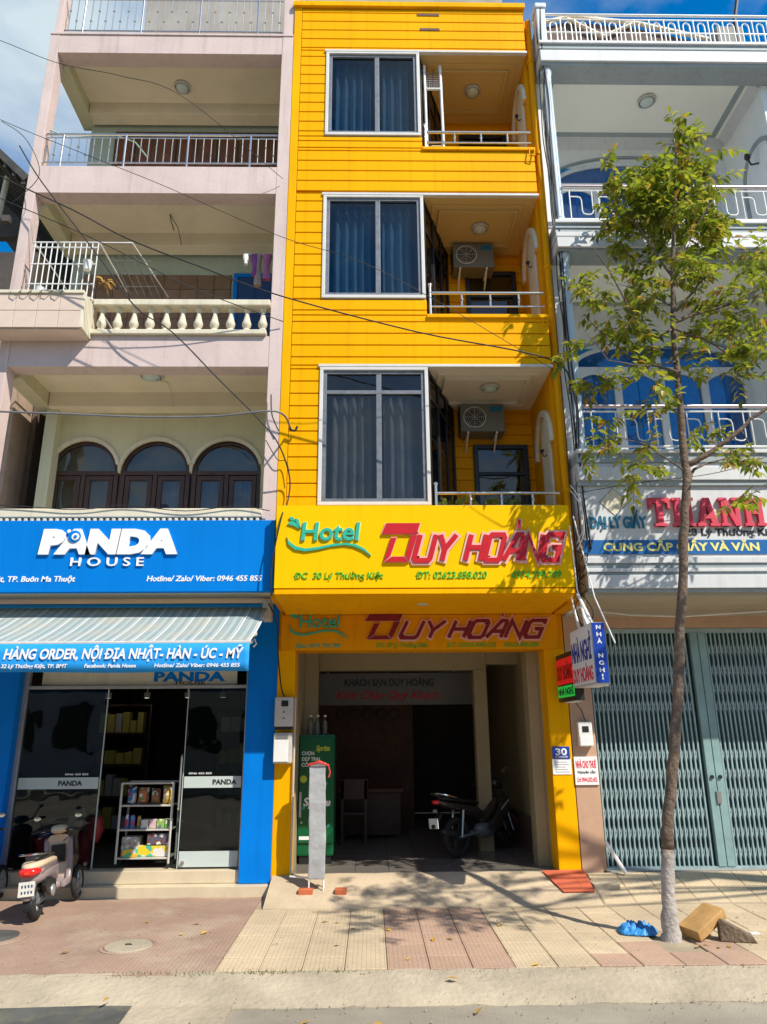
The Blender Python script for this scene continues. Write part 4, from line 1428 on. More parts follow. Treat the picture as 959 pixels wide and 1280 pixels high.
MB().box(-4.7, -1.14, -.88, .05, 3.15, 3.94).build('canopy', 'pink_ceiling', P)

# ---------------------------------------------------------------- blue shop sign
S = thing('shop_sign', 'wide bright blue shop sign board with white raised letters', 'sign', (-3.1, -1.0, 3.1))
MB().box(-5.6, -1.125, -.995, -.90, 3.125, 3.975).build('face_panel', 'panda_blue', S, .006)
MB().box(-5.6, -1.13, -.895, -.85, 3.14, 3.96).build('back_frame', 'box_grey', S)


def panda_word(x0, x1, zb, cap, Y, ext):
    text('PANDA', 'white_sign', S, x0, x1, zb, cap, Y, ext, .085, .12)


panda_word(-3.84, -2.20, 3.56, .305, -.995, .03)
for q in (MB().lathe([(.0, 0), (.075, 0), (.07, -.012), (.0, -.014)], (-3.44, -1.026, 3.77), 18, 'y').build('emblem', 'panda_blue', S),
          MB().lathe([(.0, 0), (.045, 0), (.04, -.01), (.0, -.012)], (-3.425, -1.039, 3.765), 16, 'y').build('emblem', 'white_sign', S),
          MB().lathe([(.0, 0), (.02, 0), (.018, -.008), (.0, -.009)], (-3.42, -1.05, 3.765), 12, 'y').build('emblem', 'panda_blue', S),
          MB().lathe([(.0, 0), (.024, 0), (.02, -.01), (.0, -.012)], (-3.51, -1.026, 3.835), 12, 'y').build('emblem', 'white_sign', S)):
    pass
text('H O U S E', 'white_sign', S, -3.46, -2.62, 3.425, .10, -.995, .02, .012)
text('32 Lý Thường Kiệt, TP. Buôn Ma Thuột', 'white_sign', S, -4.95, -3.38, 3.245, .065, -.995, .006, .02, .15)
text('Hotline/ Zalo/ Viber: 0946 455 855', 'white_sign', S, -2.57, -1.25, 3.245, .065, -.995, .006, .02, .15)

# ---------------------------------------------------------------- striped awning
A = thing('awning', 'grey and white striped fabric awning over the blue shop', 'awning', (-3.0, -1.2, 2.6))


def stripes(n, l, b, t, out):
    sp = n.new('ShaderNodeSeparateXYZ')
    l.new(t.outputs['Object'], sp.inputs[0])
    wv = n.new('ShaderNodeMath')
    wv.operation = 'MODULO'
    ad = n.new('ShaderNodeMath')
    ad.inputs[1].default_value = 20.05
    l.new(sp.outputs['X'], ad.inputs[0])
    l.new(ad.outputs[0], wv.inputs[0])
    wv.inputs[1].default_value = .2
    rp = n.new('ShaderNodeValToRGB')
    rp.color_ramp.interpolation = 'CONSTANT'
    e = rp.color_ramp.elements
    e[0].position, e[0].color = 0, (.66, .66, .64, 1)
    e[1].position, e[1].color = .07, (.24, .30, .30, 1)
    for ps, cc in ((.42, (.33, .39, .385, 1)), (.60, (.22, .28, .285, 1)), (.86, (.50, .53, .52, 1)), (.9, (.28, .34, .34, 1))):
        k = e.new(ps)
        k.color = cc
    sc = n.new('ShaderNodeMath')
    sc.operation = 'MULTIPLY'
    sc.inputs[1].default_value = 5
    l.new(wv.outputs[0], sc.inputs[0])
    l.new(sc.outputs[0], rp.inputs['Fac'])
    nz = n.new('ShaderNodeTexNoise')
    nz.inputs['Scale'].default_value = 3
    nz.inputs['Detail'].default_value = 6
    l.new(t.outputs['Object'], nz.inputs['Vector'])
    mr = n.new('ShaderNodeMapRange')
    mr.inputs['From Min'].default_value = .42
    mr.inputs['From Max'].default_value = .8
    mr.inputs['To Max'].default_value = .6
    l.new(nz.outputs['Fac'], mr.inputs['Value'])
    mx = n.new('ShaderNodeMixRGB')
    mx.inputs['Color2'].default_value = (.42, .36, .26, 1)
    l.new(mr.outputs[0], mx.inputs['Fac'])
    l.new(rp.outputs[0], mx.inputs['Color1'])
    l.new(mx.outputs[0], b.inputs['Base Color'])


mat('awning_fabric', (.5, .5, .5), .85, extra=stripes)
AY0, AZ0, AY1, AZ1 = -.52, 3.02, -1.72, 2.475
m = MB()
nx, ny = 90, 8
for j in range(ny + 1):
    for i in range(nx + 1):
        t_ = j / ny
        x = -5.6 + (-1.235 + 5.6) * i / nx
        sag = .035 * math.sin(math.pi * t_) + .010 * math.sin(x * 5.2) * t_
        m.v.append((x + .04 * (1 - t_) * 0, AY0 + (AY1 - AY0) * t_, AZ0 + (AZ1 - AZ0) * t_ - sag))
for j in range(ny):
    for i in range(nx):
        a = j * (nx + 1) + i
        m.f.append((a, a + 1, a + nx + 2, a + nx + 1))
fab = m.build('fabric', 'awning_fabric', A, smooth='all')
sm = fab.modifiers.new('solid', 'SOLIDIFY')
sm.thickness = .004
m = MB()
for j in range(4):
    for i in range(nx + 1):
        x = -5.6 + (-1.235 + 5.6) * i / nx
        t_ = j / 3
        m.v.append((x, AY1 - .022 + .006 * math.sin(x * 9) * t_, AZ1 - .02 - .285 * t_ + .006 * math.sin(x * 3.1) * t_))
for j in range(3):
    for i in range(nx):
        a = j * (nx + 1) + i
        m.f.append((a, a + 1, a + nx + 2, a + nx + 1))
val = m.build('valance', 'valance_blue', A, smooth='all')
sm = val.modifiers.new('solid', 'SOLIDIFY')
sm.thickness = .004
MB().tube([(-5.6, AY1, AZ1 - .012), (-1.225, AY1, AZ1 - .012)], .022, 10).build('front_bar', 'box_grey', A)
MB().tube([(-5.6, -.46, 3.03), (-1.26, -.46, 3.03)], .05, 12).build('roller', 'valance_blue', A)
MB().box(-1.30, -1.2, -.55, -.35, 2.86, 3.1).build('end_bracket', 'box_grey', A, .01)
for x in (-4.3, -2.75, -1.4):
    MB().tube([(x, -.45, 2.95), (x + .12, -1.1, 2.62), (x, AY1 + .03, AZ1 - .02)], .018, 8).build('folding_arm', 'box_grey', A)
MB().tube([(-1.22, AY1 + .01, AZ1 - .02), (-1.19, AY1, AZ1 + .02), (-1.17, AY1, AZ1 - .03), (-1.2, AY1, AZ1 - .06)], .008, 6).build('crank_eye', 'steel', A)
YV = AY1 - .032
text('HÀNG ORDER, NỘI ĐỊA NHẬT- HÀN - ÚC - MỸ', 'white_sign', A, -3.70, -1.29, 2.30, .105, YV, .003, .03, .15)
text('32 Lý Thường Kiệt, TP. BMT', 'white_sign', A, -3.71, -3.05, 2.215, .038, YV, .003, .02, .15)
text('Facebook: Panda House', 'white_sign', A, -2.88, -2.36, 2.215, .038, YV, .003, .02, .15)
text('Hotline/ Zalo/ Viber: 0946 455 855', 'white_sign', A, -2.18, -1.32, 2.215, .038, YV, .003, .02, .15)

# ---------------------------------------------------------------- glass shop front
G = thing('glass_shopfront', 'frameless glass shop front with a frosted band under the awning', 'shop front', (-2.9, .2, 0))
MB().box(-4.33, -4.27, .12, .2, .05, 2.43).build('frame_post', 'alu', G, .004)
MB().box(-1.56, -1.53, .12, .2, .05, 2.43).build('frame_post', 'alu', G, .004)
MB().box(-4.27, -1.56, .13, .19, 2.11, 2.15).build('transom', 'alu', G, .004)
panes = [(-4.265, -3.285), (-2.275, -1.565)]
for k, (a, b_) in enumerate(panes):
    pn = MB().box(a, b_, .152, .164, .055, 2.105).build('pane', 'glass_clear', G)
    MB().box(a + .01, b_ - .01, .149, .1505, .94, 1.07).build('frosted_band', 'frosted', pn)
    text('PANDA', 'black_text', pn, (a + b_) / 2 - .0, (a + b_) / 2 + .29, .975, .06, .1485, .0015, .04)
    text('0946 455 855', 'white_sign', pn, (a + .06 if k else b_ - .42), (a + .34 if k else b_ - .14), 1.095, .022, .1505, .0015, .03)
    MB().lathe([(.0, 0), (.022, 0), (.022, -.03), (.0, -.03)], (a + .06 if k else b_ - .06, .15, .12), 10, 'y').build('patch_fitting', 'steel', pn)
MB().box(-2.265, -1.575, .149, .1505, .07, .24).build('frosted_base', 'frosted', G)
dp_ = MB().box(-3.22, -2.42, .165, .177, .055, 2.105)
MB().tube([(-2.30, .12, .7), (-2.30, .10, .72), (-2.30, .10, 1.3), (-2.30, .12, 1.32)], .012, 8).build('door_handle', 'steel', G)
MB().box(-3.285, -3.275, .15, .17, .055, 2.105).build('pane_edge', 'frosted', G)
MB().box(-2.285, -2.276, .15, .17, .055, 2.105).build('pane_edge', 'frosted', G)
MB().box(-4.15, -1.7, .22, .25, 2.16, 2.42).build('inner_board', 'cream', G)
text('PANDA', 'panda_blue', G, -2.75, -1.85, 2.20, .12, .22, .004, .05)
text('HOUSE', 'black_text', G, -2.47, -2.1, 2.162, .04, .22, .004, .01)
for k, x in enumerate((-3.96, -3.38, -2.77, -2.24)):
    t = thing('spotlight', ('leftmost', 'second from left', 'third from left', 'rightmost')[k] + ' small lit ceiling spotlight inside the blue shop', 'lamp', (x, 2.1, 2.6), 'shop spotlights')
    MB().lathe([(.05, .06), (.05, -.02), (.036, -.02), (.036, .06)], (x, 2.1, 2.1), 14).build('ring', 'white_paint', t)
    MB().tube([(x, 2.1, 2.6), (x, 2.1, 2.15)], .012, 6).build('stem', 'white_paint', t)
    MB().lathe([(.0, -.005), (.034, -.005), (.034, -.012), (.0, -.014)], (x, 2.1, 2.1), 14).build('bulb', emit('bulb%d' % k, (1, .95, .85), 6), t)
# goods inside: wall shelves
for k, (x0, x1) in enumerate(((-4.2, -3.35), (-2.35, -1.6))):
    t = thing('wall_shelf', ('dim goods shelf behind the left shop pane', 'dim goods shelf behind the right shop pane')[k], 'shelf', (x0, 2.4, .05))
    MB().box(x0, x0 + .03, 2.3, 2.7, .05, 2.0).box(x1 - .03, x1, 2.3, 2.7, .05, 2.0).build('side_panel', 'wood_dark', t)
    for z in (.2, .65, 1.1, 1.55, 1.97):
        MB().box(x0 + .03, x1 - .03, 2.3, 2.7, z, z + .03).build('board', 'wood_dark', t)
    rr = random.Random(k + 20)
    for z in (.23, .68, 1.13, 1.58):
        x = x0 + .06
        while x < x1 - .2:
            w_ = rr.uniform(.08, .16)
            MB().box(x, x + w_, 2.34, 2.5, z, z + rr.uniform(.15, .32)).build('carton', mat('goods%d' % rr.randint(0, 5), [(.4, .05, .05), (.05, .12, .4), (.5, .45, .1), (.5, .5, .5), (.1, .3, .12), (.45, .2, .3)][rr.randint(0, 5)], .5), t, .008)
            x += w_ + .015
# rolling rack in the doorway
t = thing('display_rack', 'small white wheeled rack of snacks in the shop doorway', 'rack', (-2.7, .3, .05))
rx0, rx1, ry0, ry1 = -3.02, -2.40, .20, .52
for x in (rx0, rx1):
    for y in (ry0, ry1):
        MB().tube([(x, y, .1), (x, y, 1.0)], .014, 8).build('upright', 'box_grey', t)
        MB().lathe([(.0, -.01), (.028, -.01), (.028, .01), (.0, .01)], (x, y, .082), 10, 'x').build('wheel', 'rubber', t)
for z in (.15, .46, .73):
    MB().box(rx0, rx1, ry0, ry1, z, z + .018).build('shelf', 'box_grey', t, .004)
MB().tube([(rx0, ry0, .995), (rx1, ry0, .995)], .012, 8).tube([(rx0, ry1, .995), (rx1, ry1, .995)], .012, 8).build('top_rail', 'box_grey', t)


def packprint(c, k):
    def f(n, l, b, t, out):
        vo = n.new('ShaderNodeTexVoronoi')
        vo.inputs['Scale'].default_value = 16 + (k % 4) * 5
        l.new(t.outputs['Object'], vo.inputs['Vector'])
        rp = n.new('ShaderNodeValToRGB')
        rp.color_ramp.interpolation = 'CONSTANT'
        e = rp.color_ramp.elements
        e[0].position, e[0].color = 0, (*c, 1)
        e[1].position, e[1].color = .8, (.7, .68, .62, 1)
        q = e.new(.62)
        q.color = (c[2] * .8 + .05, c[0] * .6, c[1] * .5, 1)
        sp = n.new('ShaderNodeSeparateColor')
        l.new(vo.outputs['Color'], sp.inputs[0])
        l.new(sp.outputs[0], rp.inputs['Fac'])
        l.new(rp.outputs[0], b.inputs['Base Color'])
    return f


items = [(-2.98, .75, .12, .2, (.05, .16, .34), 'blue snack bag at the left of the rack top shelf'), (-2.85, .75, .14, .19, (.45, .16, .05), 'orange snack bag on the rack top shelf'), (-2.69, .75, .12, .18, (.30, .12, .06), 'brown biscuit bag with a pale spot on the rack top shelf'), (-2.55, .75, .13, .21, (.55, .34, .06), 'golden snack bag at the right of the rack top shelf'),
         (-2.98, .48, .055, .15, (.08, .2, .45), 'leftmost blue can on the rack middle shelf'), (-2.91, .48, .055, .15, (.10, .22, .5), 'second blue can on the rack middle shelf'), (-2.83, .48, .045, .14, (.5, .25, .05), 'orange bottle between cans and boxes on the rack'), (-2.77, .48, .09, .10, (.5, .5, .52), 'grey box on the rack middle shelf'), (-2.67, .48, .08, .10, (.6, .4, .42), 'pink box on the rack middle shelf'), (-2.58, .48, .09, .10, (.25, .42, .08), 'light green box on the rack middle shelf'), (-2.485, .48, .07, .10, (.12, .32, .1), 'dark green box at the right of the rack middle shelf'),
         (-2.98, .17, .2, .22, (.38, .38, .36), 'grey carton on the rack bottom shelf'), (-2.78, .17, .36, .12, (.72, .55, .03), 'wide yellow carton on the rack bottom shelf'), (-2.95, .17, .17, .09, (.75, .45, .02), 'small orange yellow pack in front on the rack bottom shelf'), (-2.68, .30, .25, .12, (.10, .10, .14), 'dark pack of bottles above the yellow carton on the rack')]
for k, (x, z, w_, h_, c, lb_) in enumerate(items):
    y = .24 if k != 13 else .205
    y1_ = y + (.12 if k != 11 else .2)
    mm = mat('item%d' % k, c, .4, .25, 14, extra=packprint(c, k))
    if k < 4:
        m = MB()
        rings = []
        for i in range(7):
            q = i / 6
            d = .06 * math.sin(math.pi * q) ** .6 + .004
            ww = w_ / 2 * (1 - .08 * math.sin(math.pi * q))
            cxx = x + w_ / 2
            rings.append([(cxx - ww, y + .06, z + h_ * q), (cxx - ww * .5, y + .06 - d, z + h_ * q), (cxx + ww * .5, y + .06 - d, z + h_ * q), (cxx + ww, y + .06, z + h_ * q), (cxx + ww * .5, y + .06 + d, z + h_ * q), (cxx - ww * .5, y + .06 + d, z + h_ * q)])
        m.loft(rings)
        o = m.build('snack_bag', mm, None, smooth='all')
    elif k < 7:
        o = MB().lathe([(w_ * .45, 0), (w_ * .5, .01), (w_ * .5, h_ * .8), (w_ * .35, h_ * .93), (w_ * .3, h_)], (x + w_ / 2, y + .05, z), 14).build('can' if k < 6 else 'bottle', mm, None, smooth=True)
    else:
        o = MB().box(x, x + w_, y, y1_, z + .001, z + h_).build('carton', mm, None, .006)
    tag(o, lb_, ('snack bag' if k < 4 else 'can' if k < 6 else 'bottle' if k == 6 else 'box'))
for k, (x, z, s, c) in enumerate(((-3.55, .05, .2, (.40, .02, .03)), (-3.42, .30, .16, (.5, .05, .05)), (-3.62, .42, .14, (.42, .4, .36)))):
    m = MB()
    rings = []
    rr = random.Random(k)
    for i in range(7):
        q = i / 6
        rad = s * (.55 + .5 * math.sin(math.pi * (q * .8 + .1)))
        rings.append([(x + rad * .8 * math.cos(a) * rr.uniform(.85, 1.1), .48 + rad * .7 * math.sin(a) * rr.uniform(.85, 1.1), z + s * 1.9 * q) for a in [i2 * .785 for i2 in range(8)]])
    m.loft(rings)
    tag(m.build('gift_bag', mat('bag%d' % k, c, .45, .3, 9), None, smooth='all'), ('large red bundle low behind the left shop pane', 'smaller red bundle on top behind the left shop pane', 'pale tinsel bundle behind the left shop pane')[k], 'bundle')

# ---------------------------------------------------------------- neighbouring house at far left
N = thing('neighbour_house', 'dark roofed house at the far left behind the pink building', 'building', (-6.5, .5, 0))
MB().box(-11, -5.02, .2, 6, 0, 8.55).build('wall', mat('nb_wall', (.45, .33, .25), .8, .2, 1.2, streak=.4, dirt=.4), N)
rf = MB().prism([(-4.78, 8.9), (-8.5, 12.6), (-8.5, 12.72), (-4.72, 8.98)], -.9, 6.5).build('roof', mat('nb_roof', (.06, .06, .055), .8, .4, 5), N)
for i in range(26):
    q = i / 26
    MB().tube([(-4.80 - 3.7 * q, -.88, 8.88 + 3.7 * q), (-4.80 - 3.7 * q, 6.4, 8.88 + 3.7 * q)], .03, 6).build('corrugation', 'nb_roof', rf)
MB().prism([(-5.0, 8.75), (-8.6, 12.35), (-8.6, 8.75)], .1, .22).build('gable', mat('nb_gable', (.07, .065, .06), .8, .3, 4), N)
MB().box(-8, -4.98, -.75, -.68, 8.35, 8.45).build('fascia', 'nb_gable', N)
MB().tube([(-5.25, -.5, 9.3), (-5.3, -.5, 8.3), (-5.28, -.5, 7.6)], .04, 8).build('downpipe', 'cream', N)
sd2 = MB().box(-5.0, -4.93, .7, 5.5, 0, 8.4).build('side_wall', mat('nb_side', (.12, .085, .065), .8, .3, 2, streak=.3), N)
wn_ = frame_rect(-5.9, -5.15, 4.5, 6.2, .06, .14, .2).build('window', 'wood_dark', N)
MB().box(-5.84, -5.21, .17, .18, 4.56, 6.14).build('pane', 'glass_dark', wn_)
for i in range(6):
    x = -5.78 + i * .11
    MB().tube([(x, .12, 4.5), (x, .12, 6.2)], .01, 6).build('bar', 'cable_grey', wn_)

# ---------------------------------------------------------------- the white building
W = thing('white_building', 'white building with moulded cornices and blue arched windows right of the hotel', 'building', (4.3, 0, 0))
WL, WR, WY = 2.50, 6.6, -1.0


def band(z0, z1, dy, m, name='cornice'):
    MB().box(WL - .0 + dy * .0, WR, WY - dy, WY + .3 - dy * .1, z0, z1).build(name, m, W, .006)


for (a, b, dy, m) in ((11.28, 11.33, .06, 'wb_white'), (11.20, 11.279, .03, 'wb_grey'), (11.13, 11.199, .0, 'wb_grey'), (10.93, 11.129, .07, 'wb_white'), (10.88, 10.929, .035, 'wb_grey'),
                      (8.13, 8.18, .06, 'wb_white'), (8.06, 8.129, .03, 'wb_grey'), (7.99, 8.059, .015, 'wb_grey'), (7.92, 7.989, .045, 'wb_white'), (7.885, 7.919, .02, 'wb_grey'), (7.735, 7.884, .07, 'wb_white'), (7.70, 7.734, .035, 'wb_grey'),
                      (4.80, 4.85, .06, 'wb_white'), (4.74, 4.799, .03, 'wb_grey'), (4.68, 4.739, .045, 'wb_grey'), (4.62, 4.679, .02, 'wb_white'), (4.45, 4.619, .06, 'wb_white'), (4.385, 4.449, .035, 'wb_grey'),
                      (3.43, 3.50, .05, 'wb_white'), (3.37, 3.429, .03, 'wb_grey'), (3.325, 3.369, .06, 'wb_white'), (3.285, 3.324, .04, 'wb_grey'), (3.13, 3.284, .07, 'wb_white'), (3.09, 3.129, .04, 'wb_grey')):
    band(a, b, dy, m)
MB().box(WL, WR, WY, WY + .26, 3.501, 4.384).build('sign_wall', 'wb_white', W)
# ceilings, floors, rear and side walls
for z in (10.95, 7.76):
    MB().box(WL + .05, 5.95, WY + .27, .55, z, z + .15).build('ceiling', 'wb_ceiling', W)
    m = MB()
    m.box(WL + .2, 5.72, .27, .36, z - .012, z + .004)
    m.box(5.63, 5.72, WY + .35, .27, z - .012, z + .004)
    m.box(WL + .2, WL + .29, WY + .35, .27, z - .012, z + .004)
    m.build('ceiling_band', 'wb_grey', W, .003)
    m = MB()
    m.prism([(.50, z - .13), (.38, z), (.5, z)], WL + .1, 5.9, 'x')
    m.prism([(5.90, z - .13), (5.78, z), (5.9, z)], WY + .3, .38, 'y')
    m.build('cove', 'wb_white', W)
for z in (11.1, 7.95, 4.6):
    MB().box(WL + .05, 5.95, WY + .3, .55, z, z + .08).build('floor_slab', 'wb_ceiling', W)
for a, b in ((8.03, 10.96), (4.68, 7.77)):
    MB().box(WL + .05, 5.95, .50, .7, a, b).build('rear_wall', 'wb_wall', W)
    MB().box(5.90, 6.05, WY + .29, .5, a, b).build('side_wall', 'wb_wall', W)
    # shallow blind arch on the side wall
    o_, i_ = arc(-.35, a + 1.55, .46, 0, 180, 14, .56), arc(-.35, a + 1.55, .40, 0, 180, 14, .5)
    m = MB()
    for i in range(14):
        m.prism([i_[i], o_[i], o_[i + 1], i_[i + 1]], 5.87, 5.90, 'x')
    m.box(5.87, 5.90, -.81, -.75, a + .1, a + 1.55).box(5.87, 5.90, .05, .11, a + .1, a + 1.55)
    m.build('blind_arch', 'wb_grey', W, .003)
    MB().tube([(5.9, -.35, a + 1.75), (5.78, -.35, a + 1.72), (5.74, -.35, a + 1.82)], .015, 6).lathe([(.015, -.06), (.045, -.02), (.04, .04), (.015, .07)], (5.74, -.35, a + 1.86), 10).build('wall_lamp', 'black_plastic', W)
MB().box(WL - .0, WL + .06, WY + .29, .6, 3.0, 11.3).build('party_wall', 'wb_wall', W)
# columns
for z0, z1 in ((8.19, 10.875), (4.86, 7.695)):
    for cx_ in (2.605, 6.3):
        pr_ = [(.085, 0), (.085, .05), (.07, .07), (.075, .1), (.062, .12), (.058, z1 - z0 - .2), (.066, z1 - z0 - .16), (.06, z1 - z0 - .13), (.085, z1 - z0 - .07), (.085, z1 - z0)]
        c = MB().lathe(pr_, (cx_, WY + .08, z0), 20).build('column', 'wb_col', W, smooth=True)
        for k in range(10):
            a = k * .628
            MB().tube([(cx_ + .06 * math.cos(a), WY + .08 + .06 * math.sin(a), z0 + .13), (cx_ + .057 * math.cos(a), WY + .08 + .057 * math.sin(a), z1 - .22)], .008, 5).build('fluting', 'wb_col', c)
MB().box(2.51, 2.64, WY - .02, WY + .2, 11.33, 12.0).build('pier', 'wb_col', W, .015)
MB().box(2.49, 2.66, WY - .04, WY + .22, 12.0, 12.09).build('pier_cap', 'wb_col', W, .02)


def wb_window(f):
    """four blue leaves under a segmental fan light, floor level f"""
    x0, x1 = 3.02, 5.62
    zt, y = f + 1.83, .50
    xm = (x0 + x1) / 2
    seg = lambda k, n=24: [(xm + ((x1 - x0) / 2 + k) * math.cos(R(180 - 180 * i / n)), zt + .07 + (.42 + k) * math.sin(R(180 * i / n))) for i in range(n + 1)]
    m = MB()
    o_, i_ = seg(.02), seg(-.05)
    for i in range(24):
        m.prism([i_[i], o_[i], o_[i + 1], i_[i + 1]], y - .06, y)
    m.box(x0 - .02, x1 + .02, y - .065, y, zt, zt + .07)
    m.box(xm - .04, xm + .04, y - .06, y, zt + .07, zt + .45)
    xs = [x0 + (x1 - x0) * k / 4 for k in range(5)]
    for k, x in enumerate(xs):
        m.box(x - .055, x + .055, y - .07, y, f, zt)
    wd = m.build('window', 'wb_white', W, .006)
    MB().prism(seg(-.05)[::-1] , y - .03, y - .025).build('fan_pane', 'glass_blue', wd)
    m2 = MB()
    o_, i_ = seg(.16), seg(.12)
    for i in range(24):
        m2.prism([i_[i], o_[i], o_[i + 1], i_[i + 1]], y - .03, y)
    m2.build('hood_moulding', 'wb_grey', wd)
    for k in range(4):
        a, b = xs[k] + .055, xs[k + 1] - .055
        ar = [(a + (b - a) * i / 12, zt - .16 + .12 * math.sin(math.pi * i / 12)) for i in range(13)]
        MB().prism([(a, zt), (b, zt)] + ar[::-1], y - .055, y).build('leaf_head', 'wb_white', wd, .003)
        MB().prism([(a, f + .02), (b, f + .02)] + ar[::-1], y - .03, y - .025).build('pane', 'glass_blue', wd)
        MB().box(a, b, y - .04, y - .02, f + .55, f + .57).box((a + b) / 2 - .006, (a + b) / 2 + .006, y - .04, y - .02, f + .05, zt - .1).build('muntin', 'panda_blue', wd)
        MB().box(a, b, y - .05, y - .005, f, f + .1).build('bottom_rail', 'wb_white', wd)
        curtain(a, b, y - .014, f + .05, zt - .02, 'curtain_blue', wd, .006, .16)
    curtain(x0 + .05, x1 - .05, y - .012, zt + .02, zt + .40, 'curtain_blue', wd, .004, .2)


glass('glass_blue', (.66, .78, .9), 1.3, .03, .03)
# curtains must stay in front of the wall, so the wall is set behind them
wb_window(4.86)
wb_window(8.19)


def wb_rail(f):
    r = MB().tube([(WL + .16, WY + .02, f + .60), (6.5, WY + .02, f + .60)], .024, 10).build('railing', mat('rail_pink', (.55, .46, .48), .3, .1, 5, metal=.5), W, smooth=True)
    MB().tube([(WL + .16, WY + .02, f + .53), (6.5, WY + .02, f + .53)], .011, 8).tube([(WL + .16, WY + .02, f + .06), (6.5, WY + .02, f + .06)], .014, 8).build('rail', 'white_paint', r)
    me = None
    k = 0
    x = WL + .25
    while x < 6.3:
        if me is None:
            q = MB().tube([(0, 0, .06), (0, 0, .53)], .009, 6)
            q.tube([(0, 0, .43), (.10, 0, .43), (.145, 0, .415), (.16, 0, .37), (.16, 0, .2), (.175, 0, .155), (.22, 0, .14), (.27, 0, .14), (.30, 0, .16), (.31, 0, .2), (.31, 0, .53)], .009, 6)
            qo = q.build('motif', 'white_paint', None)
            me = qo.data
            bpy.data.objects.remove(qo)
        inst('motif', me, r, (x, WY + .02, f))
        x += .40


wb_rail(4.85)
wb_rail(8.18)
r = MB().tube([(2.66, WY + .06, 11.97), (6.5, WY + .06, 11.97)], .02, 10).build('railing', 'white_paint', W)
MB().tube([(2.66, WY + .06, 11.62), (6.5, WY + .06, 11.62)], .012, 6).tube([(2.66, WY + .06, 11.37), (6.5, WY + .06, 11.37)], .014, 6).tube([(2.66, WY + .06, 11.88), (6.5, WY + .06, 11.88)], .01, 6).build('rail', 'white_paint', r)
q = MB().tube([(0, 0, 0), (0, 0, .40), (.012, 0, .44), (.05, 0, .47), (.088, 0, .44), (.1, 0, .40), (.1, 0, 0)], .011, 6).build('hoop', 'white_paint', None)
q2 = MB().tube([(0, 0, 0), (0, 0, .52)], .011, 6).build('bar', 'white_paint', None)
for i in range(17):
    inst('hoop', q.data, r, (2.72 + i * .225, WY + .06, 11.36))
    inst('bar', q2.data, r, (2.72 + i * .225 + .163, WY + .06, 11.36))
bpy.data.objects.remove(q)
bpy.data.objects.remove(q2)
ceiling_lamp(4.31, -.37, 10.95, 'round lamp on the top ceiling of the white building', .14)
# roof shed behind the top railing
t = thing('roof_shed', 'brown shed with a low gable on the roof terrace of the white building', 'shed', (4.4, 1.0, 11.2))
MB().prism([(2.95, 11.18), (2.95, 13.55), (3.6, 13.75), (4.8, 13.6), (6.0, 13.25), (6.0, 11.18)][::-1], .6, 3.5).build('wall', mat('shed_brown', (.12, .075, .06), .8, .3, 3), t)
MB().tube([(3.5, .55, 13.78), (4.15, .55, 13.35), (4.8, .55, 13.7)], .035, 6).tube([(2.9, .55, 13.6), (3.6, .55, 13.8), (4.8, .55, 13.66), (6.1, .55, 13.28)], .04, 6).build('roof_edge', 'cream', t)
MB().box(6.05, 6.5, .3, .9, 11.2, 13.3).build('tank_block', 'concrete_grey', t)
tag(MB().tube([(5.75, -.6, 11.3), (5.78, -.6, 12.3), (5.95, -.6, 13.0)], .03, 6).build('antenna_pole', 'cable'), 'dark thin pole leaning above the top right railing', 'pole')
# ground floor
MB().box(2.455, 2.745, 0, .35, -.03, 2.82).build('pillar', 'brown', W, .006)
MB().box(2.455, WR, .002, .35, 2.82, 3.125).build('beam', 'brown', W)
MB().box(2.48, WR, WY + .02, .3, 3.05, 3.10).build('soffit', mat('soffit', (.46, .40, .30), .7, .1, 1.5), W)
MB().box(2.48, WR, -.06, -.0, 2.96, 3.05).build('soffit_cove', 'soffit', W)
MB().box(2.7, WR, .15, .2, 0, 2.9).build('inner_wall', 'gate_back', W)
MB().box(2.7, WR, .0, .6, -.2, .003).build('threshold', 'concrete_grey', W)
MB().tube([(2.85, -.3, 2.98), (3.2, -.35, 2.93), (3.8, -.4, 2.9), (4.6, -.35, 2.95), (5.3, -.3, 3.0)], .009, 6).build('loose_wire', 'white_paint', W)

g = thing('folding_gate', 'teal steel lattice folding gate closed across the white building', 'gate', (4.0, .1, 0))
MB().box(2.75, WR, .06, .14, 2.76, 2.815).build('top_track', 'gate', g)
MB().box(2.75, WR, .06, .14, .004, .03).build('bottom_track', 'gate', g)
bar = MB().box(-.0085, .0085, .075, .081, .03, 2.76).box(-.0085, -.0055, .081, .1, .03, 2.76).box(.0055, .0085, .081, .1, .03, 2.76).build('bar', 'gate', None)
xs = []
x = 2.785
while x < 6.2:
    if not 4.06 < x < 4.31:
        xs.append(x)
        inst('bar', bar.data, g, (x, 0, 0))
    x += .0565
bpy.data.objects.remove(bar)
lat = MB()
for i in range(len(xs) - 1):
    if xs[i + 1] - xs[i] > .1:
        continue
    a, b = xs[i], xs[i + 1]
    for z in (.08, .30, .52, .74, .96, 1.18, 1.75, 1.97, 2.19, 2.45):
        for s, yy in ((1, .088), (-1, .094)):
            z0, z1 = (z, z + .2) if s > 0 else (z + .2, z)
            dx = .006
            lat.add([(a - dx, yy, z0), (a + dx, yy, z0), (b + dx, yy, z1), (b - dx, yy, z1), (a - dx, yy + .004, z0), (a + dx, yy + .004, z0), (b + dx, yy + .004, z1), (b - dx, yy + .004, z1)],
                    [(0, 1, 2, 3), (7, 6, 5, 4), (0, 4, 5, 1), (1, 5, 6, 2), (2, 6, 7, 3), (3, 7, 4, 0)])
lo = lat.build('lattice', 'gate', g)
lo['kind'] = 'stuff'
